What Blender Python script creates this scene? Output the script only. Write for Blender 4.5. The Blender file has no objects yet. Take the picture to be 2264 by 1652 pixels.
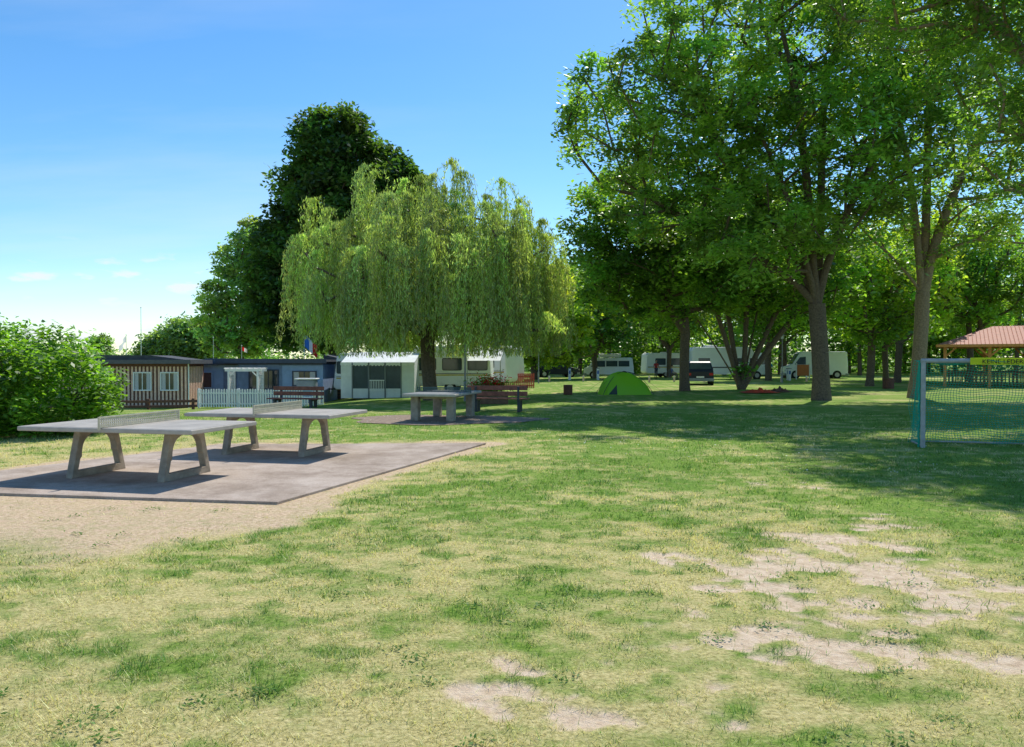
import bpy, math, numpy as np, random
from mathutils import Vector, Matrix, Quaternion
rng=np.random.default_rng(7); random.seed(7)
S=bpy.context.scene
S.view_settings.view_transform='Standard'; S.view_settings.look='None'; S.view_settings.exposure=0
COL=S.collection
# ---------------------------------------------------------------- noise
def vnoise(x,y,seed=0):
    xi=np.floor(x).astype(np.int64); yi=np.floor(y).astype(np.int64)
    fx=x-xi; fy=y-yi; fx=fx*fx*(3-2*fx); fy=fy*fy*(3-2*fy)
    def h(a,b):
        n=(a*374761393+b*668265263+seed*974634777)&0x7fffffff
        n=((n^(n>>13))*1274126177)&0x7fffffff
        return ((n^(n>>16))&0xffff)/65535.0
    return (h(xi,yi)*(1-fx)+h(xi+1,yi)*fx)*(1-fy)+(h(xi,yi+1)*(1-fx)+h(xi+1,yi+1)*fx)*fy
def fbm(x,y,o=4,seed=0):
    s=0;a=.5;t=0
    for i in range(o):
        s=s+a*vnoise(x*2**i+17.3*i,y*2**i-9.1*i,seed+i); t+=a; a*=.5
    return s/t
def sst(a,b,x):
    t=np.clip((x-a)/(b-a),0,1); return t*t*(3-2*t)
def TZ(x,y):
    x=np.asarray(x,float);y=np.asarray(y,float)
    return -0.45*sst(6,12,-x+0*y)*sst(24,35,y)-0.2*sst(0,6,-x)*sst(27,38,y)
def tz(x,y): return float(TZ(x,y))
# ---------------------------------------------------------------- materials
def nodes(m):
    m.use_nodes=True; nt=m.node_tree; nt.nodes.clear(); return nt,nt.nodes,nt.links
MC={}
def mat(name,c,rough=.6,nscale=6,namt=.15,bump=0,metal=0,bscale=40,spec=.4):
    if name in MC: return MC[name]
    m=bpy.data.materials.new(name); nt,N,L=nodes(m)
    o=N.new('ShaderNodeOutputMaterial'); p=N.new('ShaderNodeBsdfPrincipled'); L.new(p.outputs[0],o.inputs[0])
    p.inputs['Roughness'].default_value=rough; p.inputs['Metallic'].default_value=metal; p.inputs['Specular IOR Level'].default_value=spec
    tc=N.new('ShaderNodeTexCoord'); n=N.new('ShaderNodeTexNoise'); n.inputs['Scale'].default_value=nscale; n.inputs['Detail'].default_value=6
    L.new(tc.outputs['Object'],n.inputs['Vector'])
    r=N.new('ShaderNodeMapRange'); r.inputs[1].default_value=.3; r.inputs[2].default_value=.7; r.inputs[3].default_value=1-namt; r.inputs[4].default_value=1+namt
    L.new(n.outputs[0],r.inputs[0])
    mx=N.new('ShaderNodeVectorMath'); mx.operation='SCALE'; mx.inputs[0].default_value=c[:3]; L.new(r.outputs[0],mx.inputs['Scale'])
    L.new(mx.outputs[0],p.inputs['Base Color'])
    if bump:
        n2=N.new('ShaderNodeTexNoise'); n2.inputs['Scale'].default_value=bscale; n2.inputs['Detail'].default_value=5; L.new(tc.outputs['Object'],n2.inputs['Vector'])
        b=N.new('ShaderNodeBump'); b.inputs['Strength'].default_value=bump; b.inputs['Distance'].default_value=.02; L.new(n2.outputs[0],b.inputs['Height']); L.new(b.outputs[0],p.inputs['Normal'])
    MC[name]=m; return m
def leafmat(name,trans=.4,gloss=.12,rough=.4,tm=(2.0,2.1,.8),const=None):
    m=bpy.data.materials.new(name); nt,N,L=nodes(m)
    o=N.new('ShaderNodeOutputMaterial'); 
    if const is None: a=N.new('ShaderNodeAttribute'); a.attribute_name='lc'; src=a.outputs['Color']
    else: a=N.new('ShaderNodeRGB'); a.outputs[0].default_value=(*const,1); src=a.outputs[0]
    d=N.new('ShaderNodeBsdfDiffuse'); t=N.new('ShaderNodeBsdfTranslucent'); g=N.new('ShaderNodeBsdfGlossy'); g.inputs['Roughness'].default_value=rough
    g.inputs['Color'].default_value=(.9,.95,.88,1)
    L.new(src,d.inputs[0])
    v=N.new('ShaderNodeVectorMath'); v.operation='MULTIPLY'; v.inputs[1].default_value=tm; L.new(src,v.inputs[0]); L.new(v.outputs[0],t.inputs[0])
    m1=N.new('ShaderNodeMixShader'); m1.inputs[0].default_value=trans; L.new(d.outputs[0],m1.inputs[1]); L.new(t.outputs[0],m1.inputs[2])
    m2=N.new('ShaderNodeMixShader'); m2.inputs[0].default_value=gloss; L.new(m1.outputs[0],m2.inputs[1]); L.new(g.outputs[0],m2.inputs[2])
    L.new(m2.outputs[0],o.inputs[0]); return m
LEAF=leafmat('leaf',.5,.05,.5,(2.3,2.3,.8)); LEAFG=leafmat('leaf_glossy',.48,.11,.42,(2.4,2.4,.8)); GRASSM=leafmat('grass_blade',.35,.02,.5,(1.5,1.6,.8)); LEAFW=leafmat('willow_leaf',.48,.06,.5,(1.9,1.9,1.0))
# ---------------------------------------------------------------- mesh helpers
def mesh_np(name,V,F,cols=None,mats=(),smooth=False):
    me=bpy.data.meshes.new(name); V=np.ascontiguousarray(V,np.float32); F=np.ascontiguousarray(F,np.int32)
    k=F.shape[1]; me.vertices.add(len(V)); me.vertices.foreach_set('co',V.ravel())
    me.loops.add(F.size); me.loops.foreach_set('vertex_index',F.ravel())
    me.polygons.add(len(F)); me.polygons.foreach_set('loop_start',np.arange(0,F.size,k,dtype=np.int32))
    try: me.polygons.foreach_set('loop_total',np.full(len(F),k,np.int32))
    except Exception: pass
    if smooth: me.polygons.foreach_set('use_smooth',np.ones(len(F),bool))
    me.update(calc_edges=True)
    if cols is not None:
        a=me.color_attributes.new('lc','FLOAT_COLOR','POINT'); c=np.ones((len(V),4),np.float32); c[:,:3]=cols; a.data.foreach_set('color',c.ravel())
    for m in mats: me.materials.append(m)
    return me
def addobj(name,me,parent=None,loc=None,rot=0):
    o=bpy.data.objects.new(name,me); COL.objects.link(o)
    if parent: o.parent=parent
    if loc is not None: o.location=loc
    if rot: o.rotation_euler=(0,0,rot)
    return o
def E(name,loc=(0,0,0),rot=0):
    o=bpy.data.objects.new(name,None); o.empty_display_size=.3; COL.objects.link(o); o.location=loc; o.rotation_euler=(0,0,rot); return o
class G:
    def __init__(s): s.v=[];s.f=[]
    def box(s,c,d,rz=0,ry=0):
        M=Matrix.Rotation(rz,3,'Z')@Matrix.Rotation(ry,3,'Y'); b=len(s.v)
        for z in(-1,1):
            for (x,y) in((-1,-1),(1,-1),(1,1),(-1,1)):
                s.v.append(tuple(Vector(c)+M@Vector((x*d[0]/2,y*d[1]/2,z*d[2]/2))))
        for f in((3,2,1,0),(4,5,6,7),(0,1,5,4),(1,2,6,5),(2,3,7,6),(3,0,4,7)): s.f.append(tuple(b+i for i in f))
        return s
    def b2(s,x0,x1,y0,y1,z0,z1): return s.box(((x0+x1)/2,(y0+y1)/2,(z0+z1)/2),(x1-x0,y1-y0,z1-z0))
    def tube(s,p0,p1,r0,r1=None,n=10,cap=True):
        r1=r0 if r1 is None else r1; p0=Vector(p0);p1=Vector(p1); q=(p1-p0).to_track_quat('Z','Y'); b=len(s.v)
        for p,r in((p0,r0),(p1,r1)):
            for i in range(n):
                a=2*math.pi*i/n; s.v.append(tuple(p+q@Vector((r*math.cos(a),r*math.sin(a),0))))
        for i in range(n): j=(i+1)%n; s.f.append((b+i,b+j,b+n+j,b+n+i))
        if cap: s.f.append(tuple(b+i for i in reversed(range(n)))); s.f.append(tuple(b+n+i for i in range(n)))
        return s
    def poly(s,pts): b=len(s.v); s.v+= [tuple(p) for p in pts]; s.f.append(tuple(range(b,b+len(pts)))); return s
    def prism(s,prof,y0,y1,fn=None):
        n=len(prof); b=len(s.v)
        for y in(y0,y1):
            for (x,z) in prof: s.v.append((x,y,z) if fn is None else (x,fn(y,z),z))
        for i in range(n): j=(i+1)%n; s.f.append((b+i,b+j,b+n+j,b+n+i))
        s.f.append(tuple(b+i for i in reversed(range(n)))); s.f.append(tuple(b+n+i for i in range(n)))
        return s
    def sphere(s,c,r,nu=12,nv=8,sc=(1,1,1)):
        b=len(s.v)
        for j in range(nv+1):
            t=math.pi*j/nv
            for i in range(nu):
                a=2*math.pi*i/nu; s.v.append((c[0]+r*sc[0]*math.sin(t)*math.cos(a),c[1]+r*sc[1]*math.sin(t)*math.sin(a),c[2]+r*sc[2]*math.cos(t)))
        for j in range(nv):
            for i in range(nu): k=(i+1)%nu; s.f.append((b+j*nu+i,b+(j+1)*nu+i,b+(j+1)*nu+k,b+j*nu+k))
        return s
    def ob(s,name,parent,m,bevel=0,smooth=False,loc=None,rot=0,seg=2):
        me=bpy.data.meshes.new(name); me.from_pydata(s.v,[],s.f); me.materials.append(m); me.update()
        if smooth: me.polygons.foreach_set('use_smooth',np.ones(len(me.polygons),bool))
        o=addobj(name,me,parent,loc,rot)
        if bevel: md=o.modifiers.new('b','BEVEL'); md.width=bevel; md.segments=seg; md.limit_method='ANGLE'
        return o
# ---------------------------------------------------------------- foliage
def leaves(C,L,W,col,up=.3,hang=0.0,cvar=.25,out=None):
    n=len(C); nr=rng.normal(size=(n,3)); nr[:,2]=np.abs(nr[:,2])+up*2
    nr/=np.linalg.norm(nr,axis=1)[:,None]
    a=rng.normal(size=(n,3)); a[:,2]-=hang*4
    a-=nr*np.sum(a*nr,1)[:,None] if hang<.5 else 0
    a/=np.linalg.norm(a,axis=1)[:,None]; b=np.cross(nr,a); b/=np.linalg.norm(b,axis=1)[:,None]+1e-9
    l=(L*rng.uniform(.6,1.3,n))[:,None]; w=(W*rng.uniform(.6,1.3,n))[:,None]
    V=np.empty((n,4,3)); V[:,0]=C-a*l/2; V[:,1]=C+b*w/2+a*l*.05; V[:,2]=C+a*l/2; V[:,3]=C-b*w/2+a*l*.05
    c=col*(1+cvar*rng.uniform(-1,1,(n,1))); c=np.repeat(np.clip(c,0.004,1),4,axis=0)
    return V.reshape(-1,3),np.arange(4*n).reshape(-1,4),c
def sample_env(env,n,mind,shell=.5):
    vol=np.array([e[3]*e[4]*e[5] for e in env])**.8; pr=vol/vol.sum(); P=[]
    tries=0
    while len(P)<n and tries<n*30:
        tries+=1; e=env[rng.choice(len(env),p=pr)]
        d=rng.normal(size=3); d/=np.linalg.norm(d); r=rng.uniform(0,1)**(shell*.66)
        p=np.array(e[:3])+d*r*np.array(e[3:6])
        if P and np.min(np.sum((np.array(P)-p)**2,1))<mind*mind: continue
        P.append(p)
    return np.array(P)
def skeleton(base,forkh,P,trunk_r,lean=(0,0),bias=.35,stems=None,limbs=None):
    base=np.array(base,float); nodes_=[];par=[];pl=[]
    if stems is None:
        K=5
        for i in range(K):
            t=i/(K-1); nodes_.append(base+np.array([lean[0]*t+.06*math.sin(3*t+base[0]),lean[1]*t,forkh*t])); par.append(i-1); pl.append(0)
        first=K-1
        if limbs:
            fk=nodes_[-1]
            for s in limbs:
                pr=K-1; m=max(4,int(np.linalg.norm(s)/1.2))
                for i in range(1,m+1):
                    t=i/m; w=.12*math.sin(5*t+s[0])
                    nodes_.append(fk+np.array([s[0]*t**1.15+w,s[1]*t+w,s[2]*t**.92])); par.append(pr); pr=len(nodes_)-1; pl.append(np.linalg.norm(s)*t*.35)
    else:
        nodes_.append(base.copy()); par.append(-1); pl.append(0)
        for s in stems:
            pr=0
            for i in range(1,5):
                t=i/4; nodes_.append(base+np.array([s[0]*(t**1.2)+.15*min(1,3*t)*np.sign(s[0]),s[1]*t,s[2]*t])); par.append(pr); pr=len(nodes_)-1; pl.append(0)
        first=1
    F=nodes_[first if stems is None else 0]
    order=np.argsort(np.linalg.norm(P-F,axis=1)); tips=[]
    for i in order:
        p=P[i]; A=np.array(nodes_[first:]); D=np.linalg.norm(A-p,axis=1)
        cost=D+bias*np.array(pl[first:])+.8*np.maximum(0,A[:,2]-p[2])
        j=int(np.argmin(cost))+first; q=nodes_[j]; d=np.linalg.norm(p-q); k=max(1,int(d/1.1)); pr=j
        for s in range(1,k+1):
            t=s/k; x=q+(p-q)*t+np.array([0,0,.12*d*math.sin(math.pi*t)])+(rng.normal(size=3)*.07*d/k if s<k else 0)
            nodes_.append(x); par.append(pr); pl.append(pl[j]+d*t); pr=len(nodes_)-1
        tips.append(pr)
    N=len(nodes_); r2=np.zeros(N); 
    for i in range(N-1,0,-1):
        if r2[i]==0: r2[i]=.010**2.3
        r2[par[i]]+=r2[i]
    r=r2**(1/2.3); sc=trunk_r/r[0]
    r=r*(sc if stems is None else 1)
    if stems is not None:
        r=np.minimum(r*trunk_r/ np.max(r[1:]),trunk_r)
    r=np.maximum(r,.008)
    return np.array(nodes_),par,r,tips
def tubes(nodes_,par,r,ns=7,flare=True,maxr=None):
    V=[];F=[];
    ang=np.arange(ns)*2*np.pi/ns
    for i in range(1,len(nodes_)):
        j=par[i]
        if j<0: continue
        p0=nodes_[j];p1=nodes_[i]; d=p1-p0; L=np.linalg.norm(d)
        if L<1e-4: continue
        d=d/L; u=np.cross(d,[0,1,.03]); u/=np.linalg.norm(u)+1e-9; w=np.cross(d,u)
        r0=min(r[j],r[i]*1.3); r1=r[i]
        if flare and par[j]==-1: r0*=1.25
        b=len(V)
        for p,rr in((p0,r0),(p1,r1)):
            for a in ang: V.append(p+rr*(math.cos(a)*u+math.sin(a)*w))
        for k in range(ns): m=(k+1)%ns; F.append((b+k,b+m,b+ns+m,b+ns+k))
    return np.array(V),np.array(F)
BARK=mat('bark',(.13,.095,.067),.9,14,.35,.9,bscale=22); BARKL=mat('bark_light',(.25,.18,.12),.9,14,.3,.8,bscale=20)
def tree(name,base,forkh,env,n,mind,trunk_r,per,sig,L,W,col,cvar2=.35,lean=(0,0),mat_leaf=None,bark=None,stems=None,up=.3,hang=0,shell=.5,bias=.35,flat=.6,limbs=None,inner=.2):
    base=(base[0],base[1],tz(base[0],base[1])-.05)
    root=E(name,base)
    P=sample_env(env,n,mind,shell); Nn,par,r,tips=skeleton(base,forkh,P,trunk_r,lean,bias,stems,limbs)
    off=np.array(base)
    V,F=tubes(Nn,par,r); addobj('trunk_and_limbs',mesh_np(name+'_wood',V-off,F,None,[bark or BARK],True),root)
    T=Nn[tips]; T=np.concatenate([T,Nn[rng.choice(np.arange(6,len(Nn)),int(len(Nn)*inner))]]) if inner else T
    k=rng.poisson(per,len(T)); 
    cc=np.array(col)[None]*(1+cvar2*rng.uniform(-1,1,(len(T),1)))
    hue=rng.uniform(-1,1,(len(T),1)); cc=cc*(1+hue*np.array([[.22,.03,-.15]]))
    s=sig*rng.uniform(.6,1.35,(len(T),1))
    ctr=np.repeat(T,k,0); g=rng.normal(size=(len(ctr),3)); g*=np.array([1,1,flat]); 
    g=np.clip(g,-1.9,1.9)
    C=ctr+g*np.repeat(s,k,0); C[:,2]-=.25*(g[:,0]**2+g[:,1]**2)*np.repeat(s[:,0],k)*.4
    V,F,c=leaves(C,L,W,np.repeat(cc,k,0),up,hang)
    addobj('crown_foliage',mesh_np(name+'_leaves',V-off,F,c,[mat_leaf or LEAF]),root)
    return root,T

# ================================================================ GROUND
PAD=np.array([(-2.79,8.85),(-.53,15.24),(-5.9,15.0),(-8.7,9.8)])
def polysd(x,y,P):
    d=np.full(x.shape,1e9); s=np.ones(x.shape)
    n=len(P)
    for i in range(n):
        j=(i-1)%n; ex,ey=P[j]-P[i]; wx=x-P[i][0]; wy=y-P[i][1]
        t=np.clip((wx*ex+wy*ey)/(ex*ex+ey*ey),0,1); d=np.minimum(d,(wx-ex*t)**2+(wy-ey*t)**2)
        c1=y>=P[i][1]; c2=y<P[j][1]; c3=ex*wy>ey*wx
        s=np.where((c1&c2&c3)|(~c1&~c2&~c3),-s,s)
    return s*np.sqrt(d)
BL=[(3.1,7.1,.65,.30,1.15),(2.3,6.1,.9,.32,1.05),(3.0,5.8,.65,.28,1.1),(3.5,5.6,.5,.2,1),(1.4,6.6,.35,.2,.8),(2.5,5.25,.75,.27,1.15),(1.55,5.5,.45,.2,.9),(1.45,4.5,.5,.17,1.15),(2.3,4.25,.9,.15,1.15),(3.1,4.85,.4,.15,.9),
    (.15,3.9,.24,.22,1.35),(.42,3.62,.34,.16,1.3),(.05,3.6,.2,.14,1.1),(3.9,7.8,.4,.25,.8),(-5.5,4.9,.25,.2,.9),(3.8,10.2,.6,.3,.7),(.95,3.45,.25,.08,.9),(2.9,6.6,1.2,.6,.6),(2.2,4.9,1.3,.7,.55),(.9,4.2,.6,.4,.5)]
def masks(x,y):
    wx=x+.8*(fbm(x*2.4,y*2.4,5,5)-.5); wy=y+.8*(fbm(x*2.4,y*2.4,5,9)-.5)
    b=np.zeros(x.shape)
    for (cx,cy,rx,ry,s) in BL: b=np.maximum(b,s*np.exp(-(((wx-cx)/(rx*1.2))**2+((wy-cy)/(ry*1.5))**2)))
    n=fbm(x*4.6+y*1.3,y*5.2,6,21)
    n=.5+(n-.5)*1.7
    dirt=sst(.50,.68,b*.46+n*.60-.06)*sst(.08,.35,b)
    sd=polysd(x,y,PAD)
    wob=.9*(fbm(x*1.3,y*1.3,4,31)-.5)
    front=sst(9.9,8.6,y+.16*x+.6)
    wid=.36+2.4*front*sst(-1.2,-4.0,x)
    bare=sst(1.15,.70,(sd+wob)/np.maximum(wid,.05))*sst(-.2,.02,sd)
    edge=sst(1.0,.0,sd/1.5+wob)
    left=sst(-5.2,-7.5,x)*sst(20,16,y)*.55*sst(8.5,10.5,y)
    big=fbm(x*.4,y*.5,3,41); med=fbm(x*1.7,y*2.2,4,51); fine=fbm(x*5,y*7,3,57)
    nearness=sst(10.5,5.6,y)
    dry=np.clip(.11+.52*nearness+.9*(big-.5)+1.6*(med-.5)+1.4*(fine-.5)+.65*edge+left+.4*b*sst(.1,.4,b),0,1)
    lush=sst(.62,.74,fbm(x*2.9,y*3.7,3,61))
    dry=dry*(1-.7*lush)
    return dirt,bare,dry,lush,sd
def grow(a,step,end,fac):
    out=[a]; 
    while abs(out[-1])<abs(end): out.append(out[-1]+step); step*=fac
    return out
xs=np.concatenate([np.array(grow(-11,-.12,-900,1.13))[::-1],np.arange(-10.96,11,.04),np.array(grow(11.05,.12,900,1.13))])
ys=np.concatenate([np.array(grow(1.4,-.2,-80,1.25))[::-1],np.arange(1.47,10,.03),np.arange(10,22,.08),np.array(grow(22.05,.1,1500,1.06))])
Xg,Yg=np.meshgrid(xs,ys); x=Xg.ravel(); y=Yg.ravel()
dirt,bare,dry,lush,sd=masks(x,y)
z=TZ(x,y)+.02*(fbm(x*.8,y*.8,3,3)-.5)*sst(80,20,np.abs(y))-.012*dirt*(sst(30,10,y))+.008*(fbm(x*7,y*7,2,4)-.5)*sst(14,8,np.abs(y))
z=np.where(sd<.35,-.012,z)
ny,nx=Xg.shape; idx=np.arange(nx*ny).reshape(ny,nx)
F=np.stack([idx[:-1,:-1],idx[:-1,1:],idx[1:,1:],idx[1:,:-1]],-1).reshape(-1,4)
gm=bpy.data.materials.new('grass_ground'); nt,N,L=nodes(gm)
me=mesh_np('ground',np.stack([x,y,z],1),F,np.stack([dirt,bare,dry],1),[gm],True); addobj('ground',me)
o=N.new('ShaderNodeOutputMaterial'); p=N.new('ShaderNodeBsdfPrincipled'); L.new(p.outputs[0],o.inputs[0]); p.inputs['Roughness'].default_value=.95; p.inputs['Specular IOR Level'].default_value=.1
at=N.new('ShaderNodeAttribute'); at.attribute_name='lc'; sp=N.new('ShaderNodeSeparateColor'); L.new(at.outputs['Color'],sp.inputs[0])
tc=N.new('ShaderNodeTexCoord')
def nz(scale,det=6,vec=None,rough=.6):
    n=N.new('ShaderNodeTexNoise'); n.inputs['Scale'].default_value=scale; n.inputs['Detail'].default_value=det; n.inputs['Roughness'].default_value=rough
    L.new(vec or tc.outputs['Object'],n.inputs['Vector']); return n.outputs[0]
def ramp(inp,st):
    r=N.new('ShaderNodeValToRGB'); L.new(inp,r.inputs[0]); e=r.color_ramp.elements
    while len(e)<len(st): e.new(.5)
    for k,(a,b) in enumerate(st): e[k].position=a; e[k].color=(*b,1)
    return r.outputs[0]
def mixc(f,a,b):
    m=N.new('ShaderNodeMix'); m.data_type='RGBA'; 
    if isinstance(f,float): m.inputs[0].default_value=f
    else: L.new(f,m.inputs[0])
    L.new(a,m.inputs[6]); L.new(b,m.inputs[7]); return m.outputs[2]
def mth(op,a,b,clamp=False):
    m=N.new('ShaderNodeMath'); m.operation=op; m.use_clamp=clamp
    for i,v in enumerate((a,b)):
        if isinstance(v,(int,float)): m.inputs[i].default_value=v
        else: L.new(v,m.inputs[i])
    return m.outputs[0]
gr=ramp(nz(28),[(.3,(.070,.135,.018)),(.5,(.16,.275,.042)),(.72,(.28,.39,.080))])
gl=ramp(nz(.35,5),[(.35,(.84,.90,.82)),(.65,(1.2,1.12,1.1))])
mm=N.new('ShaderNodeVectorMath'); mm.operation='MULTIPLY'; L.new(gr,mm.inputs[0]); L.new(gl,mm.inputs[1])
st=ramp(nz(35),[(.28,(.26,.225,.085)),(.5,(.54,.47,.20)),(.75,(.76,.66,.34))])
df=mth('ADD',sp.outputs[2],mth('MULTIPLY',mth('SUBTRACT',nz(9,8,rough=.75),.5),1.5),True)
c1=mixc(df,mm.outputs[0],st)
di=ramp(nz(14,8),[(.3,(.52,.38,.25)),(.5,(.69,.535,.375)),(.75,(.79,.65,.49))])
c2=mixc(mth('MULTIPLY',sp.outputs[1],ramp(nz(6,7,rough=.7),[(.3,(.55,.55,.55)),(.6,(1,1,1))]),True),c1,ramp(nz(22,8),[(.3,(.40,.27,.165)),(.5,(.63,.465,.31)),(.75,(.77,.60,.43))]))
c3=mixc(mth('ADD',sp.outputs[0],mth('MULTIPLY',mth('SUBTRACT',nz(18,7,rough=.7),.5),mth('MULTIPLY',sp.outputs[0],1.2)),True),c2,di)
L.new(c3,p.inputs['Base Color'])
bp=N.new('ShaderNodeBump'); bp.inputs['Strength'].default_value=.8; bp.inputs['Distance'].default_value=.03; L.new(nz(45,6,rough=.7),bp.inputs['Height']); L.new(bp.outputs[0],p.inputs['Normal'])
def blades(d0,d1,dens,h,w):
    half=lambda d:.72*d+.8
    A=(half(d1)+half(d0))*(d1-d0); n=int(A*dens)
    yy=rng.uniform(d0,d1,n); xx=rng.uniform(-1,1,n)*half(d1); k=np.abs(xx)<half(yy)
    xx=xx[k];yy=yy[k]
    di,ba,dr,lu,sd_=masks(xx,yy)
    tuft=fbm(xx*9,yy*9,2,77); tuft=np.clip(.5+(tuft-.5)*2.0,0,1)
    keep=(rng.uniform(size=len(xx))<(1-.95*di)*(1-.95*ba)*(.28+1.0*tuft))&(sd_>.015)&(((xx+2.0)/2.6)**2+((yy-21.4)/1.8)**2>1)
    xx=xx[keep];yy=yy[keep];dr=dr[keep];lu=lu[keep];tuft=tuft[keep];ba=ba[keep];di=di[keep]; n=len(xx)
    a=rng.uniform(0,2*np.pi,n); H=h*rng.uniform(.5,1.4,n)*(1+.4*lu)*(1-.4*ba)*(.6+.8*tuft); lean=rng.uniform(.3,1.8,n)*H
    B=np.stack([xx,yy,TZ(xx,yy)-.006],1); dx=np.stack([np.cos(a),np.sin(a),0*a],1); dy=np.stack([-np.sin(a),np.cos(a),0*a],1)
    W=(w*rng.uniform(.6,1.5,n))[:,None]
    V=np.empty((n,3,3)); V[:,0]=B-dy*W/2; V[:,1]=B+dy*W/2; V[:,2]=B+dx*lean[:,None]; V[:,2,2]+=H
    isdry=rng.uniform(size=n)<np.clip(dr*1.05+ba*.6-.5*di,0,.93)
    g=np.array([.165,.295,.042])*(1+.5*rng.uniform(-1,1,(n,1)))*(1+rng.uniform(-1,1,(n,1))*np.array([[.3,0,-.1]]))
    g=np.where((lu>.5)[:,None],g*np.array([.68,.84,.9]),g)
    s=np.array([.76,.66,.34])*(1+.40*rng.uniform(-1,1,(n,1)))
    c=np.where(isdry[:,None],s,g); c=np.clip(c,.01,.88)
    cc=np.repeat(c,3,0).reshape(n,3,3); cc[:,:2]*=.78  # blade roots darkened: shade between the blades put into the vertex colour
    return V.reshape(-1,3),cc.reshape(-1,3)
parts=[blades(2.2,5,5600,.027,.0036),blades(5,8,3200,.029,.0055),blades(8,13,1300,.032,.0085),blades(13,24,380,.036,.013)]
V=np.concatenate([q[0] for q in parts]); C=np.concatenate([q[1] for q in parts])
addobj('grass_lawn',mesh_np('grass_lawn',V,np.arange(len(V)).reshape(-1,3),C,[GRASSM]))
print('blades',len(V)//3)
n=1300; yy=rng.uniform(10,26,n); xx=rng.uniform(-.6,.6,n)*yy; k=fbm(xx*.5,yy*.5,2,88)>.5; xx=xx[k];yy=yy[k]; k=polysd(xx,yy,PAD)>.4; xx=xx[k];yy=yy[k]
Cc=np.stack([xx,yy,TZ(xx,yy)+.05],1); V,F,c=leaves(Cc,.028,.028,np.full((len(xx),3),.75),1.5)
addobj('clover_flowers',mesh_np('clover_flowers',V,F,c,[GRASSM]))
n=120; yy=rng.uniform(2.6,11,n); xx=rng.uniform(-.75,.75,n)*yy; k=polysd(xx,yy,PAD)>.1; P_=np.stack([xx[k],yy[k],TZ(xx[k],yy[k])+.010],1); kk=rng.poisson(26,len(P_)); C_=np.repeat(P_,kk,0)+rng.normal(size=(kk.sum(),3))*np.array([.05,.05,.005]); C_[:,2]=np.abs(C_[:,2])+.005
V,F,c=leaves(C_,.03,.014,np.tile([[.09,.19,.03]],(len(C_),1)),1.2); addobj('lawn_weeds',mesh_np('lawn_weeds',V,F,c,[GRASSM]))

# ================================================================ CONCRETE PAD
cm=bpy.data.materials.new('pad_concrete'); nt,N,L=nodes(cm)
o=N.new('ShaderNodeOutputMaterial'); p=N.new('ShaderNodeBsdfPrincipled'); L.new(p.outputs[0],o.inputs[0]); p.inputs['Roughness'].default_value=.9; p.inputs['Specular IOR Level'].default_value=.15
tc=N.new('ShaderNodeTexCoord')
a=ramp(nz(1.3,8,rough=.68),[(.3,(.31,.245,.19)),(.5,(.43,.35,.285)),(.7,(.51,.43,.36))]); b=ramp(nz(60,5),[(.3,(.78,.78,.78)),(.7,(1.18,1.18,1.18))])
mm=N.new('ShaderNodeVectorMath'); mm.operation='MULTIPLY'; L.new(a,mm.inputs[0]); L.new(b,mm.inputs[1])
stn=ramp(nz(.55,9,rough=.75),[(.42,(.76,.74,.72)),(.52,(1,1,1))]); mm2=N.new('ShaderNodeVectorMath'); mm2.operation='MULTIPLY'; L.new(mm.outputs[0],mm2.inputs[0]); L.new(stn,mm2.inputs[1])
L.new(mm2.outputs[0],p.inputs['Base Color'])
bp=N.new('ShaderNodeBump'); bp.inputs['Strength'].default_value=.4; bp.inputs['Distance'].default_value=.01; L.new(nz(90,5),bp.inputs['Height']); L.new(bp.outputs[0],p.inputs['Normal'])
root=E('concrete_pad')
def slab(q,nm,z0=-.05,z1=.022,m=cm):
    g=G(); b=[(x_,y_,z0) for x_,y_ in q]; t=[(x_,y_,z1) for x_,y_ in q]; g.v=b+t; n=len(q)
    g.f=[tuple(range(n,2*n)),tuple(reversed(range(n)))]+[(i,(i+1)%n,n+(i+1)%n,n+i) for i in range(n)]
    return g.ob(nm,root,m,bevel=.006)
def lerp(a,b,t): return a+(b-a)*t
P1,P2,P3,P4=PAD; ts=[0,.5,1]; us=[0,.5,1]
for i in range(2):
    for j in range(2):
        e=.0006
        def pt(s,t): return lerp(lerp(P1,P4,s),lerp(P2,P3,s),t)
        slab([pt(us[i]+e,ts[j]+e),pt(us[i]+e,ts[j+1]-e),pt(us[i+1]-e,ts[j+1]-e),pt(us[i+1]-e,ts[j]+e)],'slab_%d'%(i*2+j))
gp=mat('gravel',(.26,.195,.145),.95,9,.35,.8,bscale=60)
g=G(); pts=[]
for k in range(48):
    a_=2*math.pi*k/48; r=1+.10*math.sin(3*a_+1)+.06*math.sin(7*a_); pts.append((-2.0+2.75*r*math.cos(a_)-.0,21.5+1.75*r*math.sin(a_)-.12*math.cos(a_),.016))
g.poly(pts); g.ob('gravel_patch',None,gp)

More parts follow.
